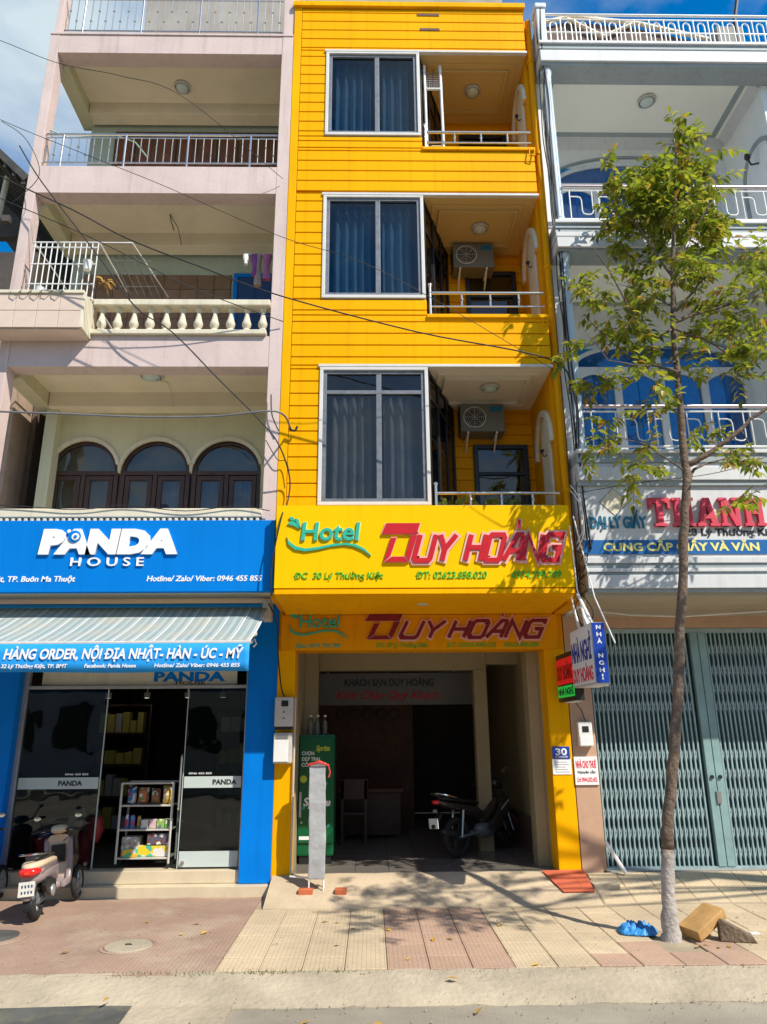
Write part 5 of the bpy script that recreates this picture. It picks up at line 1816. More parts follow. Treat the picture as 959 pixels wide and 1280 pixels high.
cp = MB().box(4.085, 4.18, .05, .12, .03, 2.76).box(4.19, 4.285, .05, .12, .03, 2.76).build('meeting_post', 'gate_post', g, .004)
MB().lathe([(.0, 0), (.022, 0), (.022, -.02), (.0, -.02)], (4.135, .05, 1.02), 10, 'y').build('lock', 'dark', cp)
MB().lathe([(.0, 0), (.022, 0), (.022, -.02), (.0, -.02)], (4.235, .05, 1.02), 10, 'y').build('lock', 'dark', cp)
MB().box(4.16, 4.215, .03, .05, .72, .86).build('latch', 'steel', cp, .004)
tag(MB().tube([(2.74, -.06, .32), (2.92, -.12, .0)], .022, 8).build('leaning_pipe', 'white_paint'), 'short white pipe leaning at the foot of the folding gate', 'pipe')

# the paper shop sign on the white wall
S = thing('paper_shop_sign', 'white painted shop sign with big red block letters and a blue strip', 'sign', (4.0, WY, 3.6))
MB().box(2.50, WR, WY - .012, WY - .002, 3.545, 3.715).build('blue_strip', 'blue_band', S)
text('CUNG CẤP GIẤY VÀ VĂN', 'yellow_text', S, 2.73, 4.58, 3.58, .10, WY - .012, .004, .035)
text('PHÒNG PHẨM', 'yellow_text', S, 4.72, 5.7, 3.58, .10, WY - .012, .004, .035)
text('ĐẠI LÝ GIẤY', 'teal_text', S, 2.59, 3.28, 3.86, .145, WY, .012, .04)
text('28 Lý Thường Kiệt', 'black_text', S, 3.73, 4.85, 3.77, .085, WY, .008, .02)
SL = {'T': [(0, 1, .82, 1), (.36, .64, 0, .82), (.22, .78, 0, .1), (0, .13, .62, .82), (.87, 1, .62, .82)],
      'H': [(.1, .34, 0, 1), (.66, .9, 0, 1), (.34, .66, .42, .58), (0, .42, 0, .1), (.58, 1, 0, .1), (0, .42, .9, 1), (.58, 1, .9, 1)]}
word = 'THANH'
lw, gp = .255, .028
for k, ch in enumerate(word + 'H'[:0]):
    bx = 3.31 + k * (lw + gp)
    zb, cap = 3.875, .35
    m = MB()
    if ch in SL:
        for i, (a, b, c, d) in enumerate(SL[ch]):
            m.box(bx + a * lw, bx + b * lw, WY - .05 - .0008 * i, WY, zb + c * cap, zb + d * cap)
    elif ch == 'A':
        for i, q in enumerate(([(.08, .08), (.32, .08), (.56, 1), (.36, 1)], [(.68, .08), (.96, .08), (.66, 1), (.40, 1)], [(.3, .26), (.75, .26), (.7, .4), (.34, .4)], [(0, 0), (.40, 0), (.40, .1), (0, .1)], [(.58, 0), (1.04, 0), (1.04, .1), (.58, .1)])):
            m.prism([(bx + a * lw, zb + b * cap) for a, b in q], WY, WY - .05 - .0008 * i)
    elif ch == 'N':
        for i, q in enumerate(([(.1, 0), (.28, 0), (.28, 1), (.1, 1)], [(.72, 0), (.9, 0), (.9, 1), (.72, 1)], [(.1, 1), (.36, 1), (.9, 0), (.66, 0)], [(0, 0), (.4, 0), (.4, .1), (0, .1)], [(0, .9), (.3, .9), (.3, 1), (0, 1)], [(.6, .9), (1, .9), (1, 1), (.6, 1)])):
            m.prism([(bx + a * lw, zb + b * cap) for a, b in q], WY, WY - .05 - .0008 * i)
    m.build('lettering', 'thanh_red', S)
d = .18
for mm, q, y0 in (('cable_grey', 1.0, .003), ('cream', .93, .006)):
    MB().prism([(2.915 - d * q, 4.185), (2.915, 4.185 - d * q), (2.915 + d * q, 4.185), (2.915, 4.185 + d * q)], WY - y0, WY).build('diamond', mm, S)


# ---------------------------------------------------------------- two-wheelers
def wheel(root, x, r, w, yo=0, tyre='rubber', rim='chrome', spokes=5):
    tp = MB()
    n = 28
    rings = []
    for k in range(n):
        a = 2 * math.pi * k / n
        ring = []
        for j in range(8):
            b = 2 * math.pi * j / 8
            rr = r - w * .5 + w * .5 * math.cos(b)
            ring.append((x + rr * math.cos(a), yo + w * .48 * math.sin(b), r + rr * math.sin(a)))
        rings.append(ring)
    rings.append(rings[0])
    tp.loft(rings, cap=False)
    t = tp.build('wheel', tyre, root, smooth='all')
    m = MB()
    R0 = r - w * .85
    m.lathe([(R0, -.028), (R0 - .02, -.02), (R0 - .02, .02), (R0, .028), (R0 + .012, .03), (R0 + .012, -.03), (R0, -.028)], (x, yo, r), 26, 'y')
    m.f = m.f[:-2]
    m.lathe([(.01, -.05), (.04, -.045), (.045, .045), (.01, .05)], (x, yo, r), 12, 'y')
    for k in range(spokes):
        a = 2 * math.pi * k / spokes
        m.tube([(x + .03 * math.cos(a), yo, r + .03 * math.sin(a)), (x + (R0 - .01) * math.cos(a + .15), yo, r + (R0 - .01) * math.sin(a + .15))], [.02, .012], 6)
    m.build('rim', rim, t, smooth=True)
    return t


def ring_yz(x, hw, z0, z1, n=12, p=2.6, xs=0):
    """superellipse cross-section at x"""
    cz, hz = (z0 + z1) / 2, (z1 - z0) / 2
    out = []
    for k in range(n):
        a = 2 * math.pi * k / n
        c, s = math.cos(a), math.sin(a)
        out.append((x + xs * s, hw * math.copysign(abs(c) ** (2 / p), c), cz + hz * math.copysign(abs(s) ** (2 / p), s)))
    return out


def body(root, name, m, secs, sub=1, p=2.6):
    return MB().loft([ring_yz(*s, p=p) for s in secs]).build(name, m, root, smooth='all', sub=sub)


def scooter(upper, lower, label):
    t = thing('scooter', label, 'scooter')
    wheel(t, 0, .25, .125, 0, rim='alu')
    wheel(t, 1.18, .235, .09, 0, rim='alu')
    body(t, 'rear_body', lower, [(-.33, .05, .52, .60), (-.28, .12, .47, .66), (-.1, .165, .44, .70), (.15, .175, .46, .72), (.40, .16, .42, .72), (.58, .13, .34, .70), (.66, .10, .32, .62)])
    body(t, 'upper_cowl', upper, [(-.36, .05, .66, .72), (-.28, .12, .63, .755), (-.1, .165, .64, .765), (.2, .165, .64, .75), (.45, .14, .62, .73), (.6, .10, .6, .70)])
    body(t, 'seat', 'black_plastic', [(-.22, .07, .755, .79), (-.15, .13, .75, .82), (.1, .14, .745, .815), (.3, .13, .735, .79), (.52, .10, .72, .765), (.58, .05, .71, .745)])
    g = MB()
    g.tube([(.08, .14, .80), (-.12, .16, .83), (-.3, .13, .85), (-.37, .06, .855), (-.37, -.06, .855), (-.3, -.13, .85), (-.12, -.16, .83), (.08, -.14, .80)], .014, 8)
    g.build('grab_rail', 'chrome', t, smooth=True)
    tl = body(t, 'tail_light', mat('tail_red', (.60, .015, .012), .2, .1, 9, spec=.7), [(-.395, .05, .60, .66), (-.37, .115, .575, .69), (-.30, .145, .57, .70), (-.22, .172, .60, .68)])
    MB().box(-.40, -.385, -.03, .03, .615, .65).build('lamp_lens', mat('tail_bright', (.8, .05, .02), .2), tl, .006)
    body(t, 'rear_fender', lower, [(-.37, .065, .30, .36), (-.345, .08, .28, .50), (-.26, .08, .36, .56), (-.12, .07, .46, .56)])
    pl = MB().prism([(-.385, .36), (-.355, .53), (-.365, .53), (-.395, .36)], -.10, .10, 'x')
    pl.v = [(v[1], v[0], v[2]) for v in pl.v]
    pl = pl.build('number_plate', mat('plate_white', (.62, .60, .52), .5, .15, 12, dirt=.3), t)
    for z in (.40, .47):
        for k in range(4):
            y = -.075 + k * .04
            MB().box(-.0, .003, y, y + .018, 0, .034).build('plate_mark', 'sign_text_dark', pl)
            q = bpy.data.objects[[o.name for o in pl.children][-1]]
            q.location = (-.402 + (z - .36) * .175 + .004, 0, z - .01)
    # mudguard flap
    body(t, 'mud_flap', 'black_plastic', [(-.335, .06, .18, .22), (-.33, .07, .16, .3), (-.31, .06, .2, .34)], 0)
    body(t, 'engine_case', 'alu_dull', [(-.08, .05, .20, .30), (.0, .07, .16, .34), (.25, .075, .18, .36), (.45, .06, .22, .36), (.52, .04, .25, .34)])
    t.children[-1].location.y = .14
    body(t, 'muffler', 'alu_dull', [(-.30, .045, .28, .37), (-.2, .06, .25, .38), (.15, .06, .22, .34), (.3, .03, .22, .27)])
    t.children[-1].location.y = -.17
    body(t, 'heat_shield', 'black_plastic', [(-.16, .03, .30, .38), (-.05, .035, .27, .385), (.1, .03, .25, .35)], 0)
    t.children[-1].location.y = -.215
    for s in (-1, 1):
        MB().tube([(-.04, s * .13, .27), (-.05, s * .13, .56)], .022, 8).build('shock_absorber', 'black_plastic', t)
    body(t, 'floorboard', lower, [(.55, .12, .26, .40), (.62, .15, .24, .36), (.8, .17, .23, .33), (.92, .16, .24, .36), (.98, .1, .27, .42)])
    # leg shield: cream inside, lower colour in front
    sh = MB()
    for (z, x, hw) in ((.28, .90, .14), (.42, .95, .175), (.6, .98, .185), (.78, .985, .185), (.88, .965, .17), (.95, .94, .13)):
        sh.v += [(x - .035, -hw, z), (x, -hw * .6, z), (x + .012, 0, z), (x, hw * .6, z), (x - .035, hw, z), (x + .03, hw * .95, z), (x + .09, hw * .55, z), (x + .11, 0, z), (x + .09, -hw * .55, z), (x + .03, -hw * .95, z)]
    m = 10
    for i in range(5):
        for k in range(m):
            sh.f.append((i * m + k, i * m + (k + 1) % m, (i + 1) * m + (k + 1) % m, (i + 1) * m + k))
    sh.f += [tuple(range(m)), tuple(range(5 * m, 6 * m))]
    sh.build('leg_shield', upper, t, smooth='all', sub=1)
    MB().box(.945, .962, -.10, .10, .56, .80).build('glove_box', 'black_plastic', t, .012)
    MB().tube([(-.26, .176, .655), (.0, .181, .665), (.3, .176, .655), (.56, .13, .63)], .006, 6).build('seam', 'black_plastic', t)
    MB().tube([(-.26, -.172, .655), (.0, -.181, .665), (.3, -.176, .655), (.56, -.13, .63)], .006, 6).build('seam', 'black_plastic', t)
    MB().tube([(.85, -.2, 1.0), (.93, -.16, .9), (.97, -.06, .84)], .006, 5).build('brake_cable', 'black_plastic', t)
    body(t, 'front_cowl', lower, [(.98, .12, .45, .95), (1.04, .13, .5, .92), (1.12, .09, .58, .85), (1.17, .03, .66, .78)])
    for s in (-1, 1):
        MB().prism([(.60, .27), (.90, .27), (1.0, .40), (1.06, .70), (1.0, .90), (.93, .86), (.91, .52), (.84, .36), (.60, .36)], s * .135, s * .20).build('side_apron', lower, t, .02, smooth=True)
        MB().prism([(.98, .62), (1.06, .72), (1.01, .90), (.95, .86)], s * .2005, s * .206).build('apron_panel', 'black_plastic', t, .004)
        MB().prism([(-.14, .44), (.12, .50), (.36, .42), (.30, .30), (.1, .26), (-.06, .34)], s * .10, s * .165).build('engine_cover', 'black_plastic', t, .02, smooth=True)
        MB().lathe([(.0, 0), (.075, .0), (.07, .018), (.02, .026), (.0, .026)] if s > 0 else [(.0, -.026), (.02, -.026), (.07, -.018), (.075, 0), (.0, 0)], (.16, s * .166, .32), 16, 'y').build('fan_cover', 'alu', t, smooth=True)
    body(t, 'front_fender', lower, [(.96, .05, .30, .40), (1.05, .07, .40, .50), (1.18, .075, .45, .52), (1.30, .07, .40, .49), (1.39, .04, .30, .38)])
    for s in (-1, 1):
        MB().tube([(1.18, s * .075, .235), (1.07, s * .07, .6)], .02, 8).build('fork', 'chrome', t)
    hb = MB().tube([(.82, -.33, 1.0), (.88, -.2, 1.02), (.95, -.05, .99), (.95, .05, .99), (.88, .2, 1.02), (.82, .33, 1.0)], .014, 8).build('handlebar', 'black_plastic', t, smooth=True)
    for s in (-1, 1):
        MB().tube([(.80, s * .34, .997), (.85, s * .23, 1.012)], .02, 8).build('grip', 'rubber', hb)
        MB().tube([(.90, s * .18, 1.02), (.90, s * .24, 1.12), (.89, s * .27, 1.17)], .007, 6).build('mirror_stem', 'black_plastic', hb)
        mr = MB().lathe([(.0, .01), (.042, .008), (.047, -.005), (.036, -.02), (.0, -.03)], (0, 0, 0), 16, 'x')
        mr.v = [(-v[0] + .88, v[1] * 1.15 + s * .29, v[2] * .75 + 1.19) for v in mr.v]
        mr.build('mirror', 'chrome', hb, smooth=True)
        MB().tube([(.86, s * .17, 1.0), (.90, s * .33, .985)], .006, 6).build('brake_lever', 'chrome', hb)
    body(t, 'headset', upper, [(.84, .05, .98, 1.04), (.9, .12, .95, 1.08), (1.0, .13, .94, 1.08), (1.06, .07, .96, 1.05)])
    body(t, 'headlight', 'frosted', [(1.04, .08, .95, 1.06), (1.09, .06, .97, 1.04)], 1)
    MB().tube([(.3, .1, .2), (.22, .17, .006)], .011, 6).build('side_stand', 'black_plastic', t)
    return t


mat('mauve', (.30, .235, .235), .3, .08, 3, spec=.6)
mat('scoot_cream', (.60, .47, .32), .3, .06, 3, spec=.6)
mat('scoot_blue', (.01, .05, .26), .25, .1, 3, spec=.6)
mat('scoot_red', (.30, .02, .02), .25, .1, 3, spec=.6)
sc = scooter('scoot_cream', 'mauve', 'cream and mauve scooter parked facing the blue shop step')
SCL = .75
sc.location = (-3.36, -1.06, GZ)
sc.rotation_euler = (R(-5), 0, R(96))
sc.scale = (SCL,) * 3
s2 = copy_tree(sc)
s2.location = (-4.22, -1.02, GZ)
s2.rotation_euler = (R(-5), 0, R(97))
s2['label'] = 'blue and red scooter mostly cut off by the left edge'
swap = {'scoot_cream': 'scoot_blue', 'mauve': 'scoot_red'}


def remat(o):
    for ch in o.children:
        if ch.data.materials[0].name in swap:
            ch.data = ch.data.copy()
            ch.data.materials[0] = MATS[swap[ch.data.materials[0].name]]
        remat(ch)


remat(s2)


def motorbike(label):
    t = thing('motorbike', label, 'motorbike')
    wheel(t, 0, .285, .085, 0, rim='black_plastic', spokes=6)
    wheel(t, 1.24, .285, .08, 0, rim='black_plastic', spokes=6)
    db = 'bike_dark'
    body(t, 'tail_cowl', db, [(-.42, .03, .80, .84), (-.3, .08, .74, .83), (-.05, .12, .66, .78), (.25, .13, .60, .74), (.5, .10, .5, .7), (.62, .06, .45, .6)])
    body(t, 'seat', 'black_plastic', [(-.34, .06, .83, .87), (-.2, .11, .8, .88), (.05, .12, .765, .83), (.3, .12, .735, .79), (.55, .09, .70, .76)])
    MB().tube([(-.05, .13, .84), (-.3, .12, .90), (-.42, .05, .92), (-.42, -.05, .92), (-.3, -.12, .90), (-.05, -.13, .84)], .014, 8).build('grab_rail', 'chrome', t, smooth=True)
    body(t, 'frame_cover', db, [(.5, .06, .42, .62), (.7, .08, .42, .60), (.85, .09, .5, .72), (.98, .10, .62, .92)])
    for s in (-1, 1):
        m = MB().prism([(.55, .36), (.78, .32), (1.02, .52), (1.10, .78), (1.0, .86), (.82, .62)], s * .13, s * .19)
        m.build('leg_shield', db, t, .02, smooth=True)
        MB().prism([(.86, .60), (1.05, .72), (1.07, .76), (.88, .64)], s * .191, s * .196).build('stripe', 'box_grey', t)
        MB().tube([(-.0, s * .11, .285), (.08, s * .11, .66)], .022, 8).build('shock_absorber', 'steel', t)
        MB().tube([(1.24, s * .075, .285), (1.08, s * .07, .78)], .022, 8).build('fork', 'chrome', t)
        MB().tube([(0, s * .07, .285), (.5, s * .07, .33)], .022, 8).build('swing_arm', 'alu_dull', t)
    body(t, 'engine', 'alu_dull', [(.42, .08, .24, .42), (.55, .11, .22, .46), (.72, .11, .22, .44), (.85, .07, .26, .38)])
    body(t, 'muffler', 'black_plastic', [(-.34, .04, .34, .44), (-.2, .055, .30, .43), (.1, .05, .26, .36), (.4, .025, .22, .27)])
    t.children[-1].location.y = -.17
    body(t, 'front_fender', db, [(1.0, .04, .42, .5), (1.1, .06, .54, .6), (1.24, .065, .575, .63), (1.36, .06, .54, .60), (1.46, .03, .44, .50)])
    body(t, 'rear_fender', 'black_plastic', [(-.5, .05, .42, .47), (-.42, .06, .5, .58), (-.3, .07, .58, .70)])
    MB().box(-.475, -.465, -.095, .095, .44, .58).build('number_plate', 'white_sign', t, .003)
    body(t, 'tail_light', 'tail_red', [(-.455, .03, .78, .83), (-.40, .07, .76, .84), (-.34, .08, .77, .83)])
    for s in (-1, 1):
        body(t, 'indicator', 'frosted', [(-.44, .03, .66, .70), (-.41, .035, .655, .705)], 0)
        t.children[-1].location.y = s * .13
    body(t, 'headset', db, [(.9, .06, .96, 1.05), (1.0, .11, .93, 1.1), (1.1, .09, .9, 1.04), (1.17, .04, .92, 1.0)])
    hb = MB().tube([(.86, -.34, 1.0), (.92, -.2, 1.02), (.98, 0, 1.0), (.92, .2, 1.02), (.86, .34, 1.0)], .013, 8).build('handlebar', 'black_plastic', t, smooth=True)
    for s in (-1, 1):
        MB().tube([(.95, s * .2, 1.02), (.95, s * .27, 1.16)], .007, 6).build('mirror_stem', 'black_plastic', hb)
        mr = MB().lathe([(.0, .01), (.055, .008), (.06, -.005), (.045, -.02), (.0, -.03)], (0, 0, 0), 14, 'x')
        mr.v = [(-v[0] + .94, v[1] * 1.2 + s * .29, v[2] * .75 + 1.19) for v in mr.v]
        mr.build('mirror', 'chrome', hb, smooth=True)
        MB().tube([(.84, s * .345, .998), (.89, s * .25, 1.012)], .02, 8).build('grip', 'rubber', hb)
    MB().tube([(.45, .1, .25), (.38, .2, .006)], .011, 6).build('side_stand', 'black_plastic', t)
    return t


mat('bike_dark', (.03, .026, .024), .22, .1, 3, spec=.6)
mb_ = motorbike('dark motorbike parked on the right just inside the hotel lobby')
mb_.location = (1.13, .98, .006)
mb_.rotation_euler = (R(-5), 0, R(40))
mb_.scale = (.86,) * 3

# ---------------------------------------------------------------- the street tree
TR = thing('street_tree', 'slender young street tree with a limewashed trunk in front of the white building', 'tree', (2.65, -2.04, GZ))
TY = -2.04
trunk = [(2.65, -.26), (2.66, -.1), (2.68, .2), (2.70, .54), (2.72, .75), (2.83, 1.23), (2.95, 1.74), (3.02, 2.12), (3.09, 2.58), (3.19, 3.24), (3.27, 3.75), (3.35, 4.19), (3.37, 4.65), (3.41, 5.22), (3.44, 6.02), (3.53, 6.88), (3.62, 7.43), (3.74, 8.13), (3.78, 8.6)]
rad = [.10, .074, .06, .056, .054, .051, .050, .049, .048, .046, .045, .044, .040, .036, .031, .024, .018, .012, .006]
rr = random.Random(11)


def dense(pts, y, rads, n=4, jit=.008):
    out, ro = [], []
    for i in range(len(pts) - 1):
        for k in range(n):
            t_ = k / n
            out.append((pts[i][0] * (1 - t_) + pts[i + 1][0] * t_ + rr.uniform(-jit, jit), y[i] * (1 - t_) + y[i + 1] * t_ + rr.uniform(-jit, jit), pts[i][1] * (1 - t_) + pts[i + 1][1] * t_))
            ro.append((rads[i] * (1 - t_) + rads[i + 1] * t_) * rr.uniform(.92, 1.08))
    out.append((pts[-1][0], y[-1], pts[-1][1]))
    ro.append(rads[-1])
    return out, ro


ty = [TY + .03 * math.sin(i * 1.1) for i in range(len(trunk))]
ty[0] = ty[1] = TY
lo_n = 4
p1, r1 = dense(trunk[:lo_n], ty[:lo_n], rad[:lo_n])
MB().tube(p1, r1, 14).build('trunk_base', 'limewash', TR, smooth='all')
p2, r2 = dense(trunk[lo_n - 1:], ty[lo_n - 1:], rad[lo_n - 1:])
tm_ = MB().tube(p2, r2, 12)
br = [([(3.36, 4.26), (3.56, 4.36), (3.8, 4.51), (4.05, 4.73), (4.5, 5.03), (4.9, 5.3)], .036, -.25), ([(3.35, 4.05), (3.46, 4.24), (3.65, 4.34), (4.05, 4.46)], .022, .2),
      ([(3.45, 6.0), (3.72, 6.15), (4.21, 6.34), (4.77, 6.69)], .026, .25), ([(3.43, 5.92), (3.21, 5.77), (2.96, 5.97), (2.7, 6.6), (2.54, 6.82)], .018, -.2),
      ([(3.42, 5.37), (3.18, 5.47), (2.92, 5.62), (2.68, 5.92), (2.53, 6.18)], .016, .2), ([(3.52, 6.55), (3.36, 6.98), (3.22, 7.43), (3.06, 7.78), (2.9, 8.13)], .018, .25),
      ([(3.53, 6.77), (3.81, 7.21), (4.05, 7.55), (4.1, 7.9)], .016, -.25), ([(3.35, 4.17), (3.21, 4.28), (2.89, 4.47), (2.42, 4.58)], .012, -.15), ([(3.38, 4.84), (3.26, 5.03), (3.12, 5.17)], .01, .1),
      ([(3.42, 5.5), (3.0, 5.4), (2.6, 5.42), (2.3, 5.8)], .012, -.25), ([(3.46, 6.1), (3.8, 6.5), (4.2, 6.75), (4.6, 6.95)], .016, -.2), ([(3.5, 6.5), (3.7, 6.9), (3.85, 7.4), (3.95, 8.2)], .013, .25),
      ([(3.44, 5.9), (3.8, 5.8), (4.15, 5.6), (4.45, 5.55)], .014, .15), ([(3.45, 6.2), (3.2, 6.5), (2.95, 6.7)], .011, .3), ([(4.0, 4.7), (4.1, 4.4), (3.95, 4.05)], .008, -.1)]
for pts, r0, dy in br:
    n = len(pts)
    pp, rp = dense(pts, [TY + dy * (i / (n - 1)) for i in range(n)], [r0 * (1 - .75 * i / (n - 1)) for i in range(n)], 3, .012)
    tm_.tube(pp, rp, 7)
tm_.build('trunk', 'bark', TR, smooth='all')
clusters = [(3.77, 8.68, .14), (3.93, 8.52, .2), (3.6, 8.25, .3), (3.9, 8.11, .32), (3.27, 7.95, .27), (3.59, 7.78, .39), (3.95, 7.72, .31), (4.1, 7.41, .23), (3.23, 7.52, .34), (3.61, 7.32, .38), (3.92, 7.19, .27), (3.01, 7.64, .15), (2.94, 7.99, .18), (2.85, 8.17, .1), (3.05, 7.24, .21), (2.93, 7.41, .12), (3.34, 6.87, .24), (3.6, 6.71, .26), (3.12, 6.6, .21), (3.8, 6.77, .24), (4.0, 6.55, .26), (4.26, 6.72, .21), (4.54, 6.97, .19), (4.61, 6.75, .13), (4.3, 6.34, .23), (4.0, 6.18, .23), (3.7, 6.03, .18), (4.46, 6.22, .2), (4.36, 5.82, .2), (4.04, 5.82, .23), (3.74, 5.67, .18), (4.13, 5.52, .16), (4.4, 5.52, .14), (2.53, 6.76, .13), (2.7, 6.6, .15), (2.55, 6.39, .14), (2.76, 6.18, .15), (2.99, 6.23, .17), (3.19, 6.34, .17), (2.87, 6.0, .13), (3.05, 5.97, .13), (3.21, 5.72, .13), (2.5, 5.44, .13), (2.72, 5.42, .15), (2.95, 5.47, .13), (3.18, 5.62, .11), (2.35, 5.77, .08), (2.24, 5.82, .06), (3.15, 5.27, .13), (3.08, 5.03, .11), (2.58, 4.89, .08), (2.7, 4.79, .07), (2.38, 4.59, .08), (2.61, 4.59, .1), (2.97, 4.55, .12), (2.9, 4.35, .12), (3.14, 4.45, .1), (2.82, 4.23, .09), (3.82, 4.45, .11), (4.02, 4.52, .13), (4.18, 4.46, .1), (3.69, 4.73, .09), (3.57, 4.85, .08), (4.0, 4.1, .09), (3.82, 3.98, .08), (4.75, 6.9, .2), (4.8, 6.4, .2), (4.7, 5.6, .2), (4.75, 5.3, .15)]
rl = random.Random(21)
cr_, tw_ = MB(), MB()


def leaf(c, d, nrm, L, wd):
    d = d.normalized()
    s = d.cross(nrm).normalized()
    u = s.cross(d).normalized()
    dr = Vector((0, 0, -.22 * L))
    a = c
    m1 = c + d * L * .4 + dr * .15
    e = c + d * L + dr
    q = u * wd * .22
    k = len(cr_.v)
    cr_.v += [tuple(a), tuple(m1 + s * wd * .5 + q), tuple(c + d * L * .75 + s * wd * .3 + dr * .5 + q * .6), tuple(e), tuple(c + d * L * .75 - s * wd * .3 + dr * .5 + q * .6), tuple(m1 - s * wd * .5 + q), tuple(m1), tuple(c + d * L * .75 + dr * .5)]
    cr_.f += [(k, k + 1, k + 6), (k + 1, k + 2, k + 7, k + 6), (k + 2, k + 3, k + 7), (k + 3, k + 4, k + 7), (k + 4, k + 5, k + 6, k + 7), (k + 5, k, k + 6)]


for (x, z, r) in clusters:
    upper = z > 7.0 and r > .2
    if upper:
        r *= .86
    nt = max(3, int((r / .1) ** 2 * (4.2 if upper else 1.8)) + 2)
    cy = TY + rl.uniform(-.25, .25)
    if z > 6.8:      # the crown leans towards the houses
        x, z, cy = x * 1.045 - .06, 1.6 + (z - 1.6) * 1.045, cy + .32
    for k in range(nt):
        c = Vector((x + rl.gauss(0, r * .34), cy + rl.gauss(0, r * (.7 if upper else .55)), z - .12 + rl.gauss(0, r * .34)))
        d = Vector((rl.uniform(-1, 1), rl.uniform(-1, 1), rl.uniform(-.7, .75))).normalized()
        ln = rl.uniform(.16, .3)
        nl = rl.randint(6, 10)
        end = c + d * ln + Vector((0, 0, -.03))
        tw_.tube([tuple(c), tuple((c + end) / 2 + Vector((0, 0, .01))), tuple(end)], [.004, .003, .002], 3)
        for j in range(nl):
            t_ = (j + .5) / nl
            p = c + d * ln * t_ + Vector((0, 0, -.03 * t_ * t_))
            sd_ = d.cross(Vector((0, 0, 1))).normalized() * (1 if j % 2 else -1)
            dd = (sd_ * .8 + d * .55 + Vector((0, 0, rl.uniform(-.9, .15))))
            leaf(p, dd, Vector((rl.uniform(-.5, .5), rl.uniform(-.5, .5), 1)), rl.uniform(.08, .13), rl.uniform(.042, .062))
        leaf(end, d + Vector((0, 0, -.3)), Vector((0, 0, 1)), .11, .05)


def leafmat(name):
    m = bpy.data.materials.new(name)
    m.use_nodes = True
    n, l = m.node_tree.nodes, m.node_tree.links
    n.clear()
    o = n.new('ShaderNodeOutputMaterial')
    g = n.new('ShaderNodeNewGeometry')
    rp = n.new('ShaderNodeValToRGB')
    e = rp.color_ramp.elements
    e[0].position, e[0].color = 0, (.09, .135, .012, 1)
    e[1].position, e[1].color = 1, (.33, .17, .025, 1)
    for ps, c in ((.3, (.24, .31, .02, 1)), (.6, (.33, .39, .03, 1)), (.86, (.50, .48, .04, 1)), (.95, (.5, .33, .05, 1))):
        k = e.new(ps)
        k.color = c
    l.new(g.outputs['Random Per Island'], rp.inputs['Fac'])
    nz = n.new('ShaderNodeTexNoise')
    nz.inputs['Scale'].default_value = 2.2
    tcn = n.new('ShaderNodeTexCoord')
    l.new(tcn.outputs['Object'], nz.inputs['Vector'])
    mx = n.new('ShaderNodeMixRGB')
    mx.blend_type = 'MULTIPLY'
    mx.inputs['Fac'].default_value = .6
    vr = n.new('ShaderNodeMapRange')
    vr.inputs['From Min'].default_value = .35
    vr.inputs['From Max'].default_value = .65
    vr.inputs['To Min'].default_value = .6
    vr.inputs['To Max'].default_value = 1.15
    l.new(nz.outputs['Fac'], vr.inputs['Value'])
    l.new(rp.outputs[0], mx.inputs['Color1'])
    l.new(vr.outputs[0], mx.inputs['Color2'])
    pb = n.new('ShaderNodeBsdfPrincipled')
    pb.inputs['Roughness'].default_value = .42
    pb.inputs['Specular IOR Level'].default_value = .45
    tl = n.new('ShaderNodeBsdfTranslucent')
    ms = n.new('ShaderNodeMixShader')
    ms.inputs[0].default_value = .45
    l.new(mx.outputs[0], pb.inputs['Base Color'])
    l.new(mx.outputs[0], tl.inputs['Color'])
    l.new(pb.outputs[0], ms.inputs[1])
    l.new(tl.outputs[0], ms.inputs[2])
    l.new(ms.outputs[0], o.inputs['Surface'])
    MATS[name] = m
    return m


leafmat('tree_leaf')
me = bpy.data.meshes.new('crown')
o0 = ORG[TR.name]
me.from_pydata([(v[0] - o0.x, v[1] - o0.y, v[2] - o0.z) for v in cr_.v], [], cr_.f)
me.materials.append(MATS['tree_leaf'])
for p in me.polygons:
    p.use_smooth = True
co = bpy.data.objects.new('crown', me)
col.objects.link(co)
co.parent = TR
tw_.build('twigs', 'bark', TR)['kind'] = 'stuff'

# ---------------------------------------------------------------- small things on the pavement
from mathutils import noise as mnoise
m = MB()
nb = 34
for i in range(nb):
    for j in range(nb):
        u, v = i / (nb - 1) - .5, j / (nb - 1) - .5
        rim = .42 + .07 * mnoise.noise(Vector((math.atan2(v, u) * 1.3, 3, 0)))
        q = math.hypot(u, v) / rim
        e = max(0, 1 - q * q)
        fold = abs(mnoise.noise(Vector((u * 9, v * 9, 1)))) + .7 * abs(mnoise.noise(Vector((u * 23, v * 23, 5))))
        sc_ = min(1, 1 / max(q, 1e-3))
        m.v.append((2.44 + u * sc_ * .42, -1.80 + v * sc_ * .34, GZ + .008 + e ** .5 * (.015 + .11 * fold)))
for i in range(nb - 1):
    for j in range(nb - 1):
        a = i * nb + j
        m.f.append((a, a + 1, a + nb + 1, a + nb))
bgo = m.build('plastic_bag', mat('bag_blue', (.03, .25, .60), .5, .25, 14, spec=.6), None, smooth='all')
bgo.modifiers.new('solid', 'SOLIDIFY').thickness = .004
tag(bgo, 'crumpled bright blue plastic bag lying left of the tree', 'plastic bag')
bk = thing('wood_block', 'pale wooden block tilted against a dark brick by the tree', 'block', (2.98, -2.0, GZ))
MB().box(-.19, .19, -.11, .11, -.045, .045).build('block_body', 'wood_light', bk, .008)
c0 = bk.children[0]
for v in c0.data.vertices:
    v.co += ORG[bk.name]
bk.rotation_euler = (R(4), R(-24), R(24))
bk.location = (2.97, -1.98, GZ + .13)
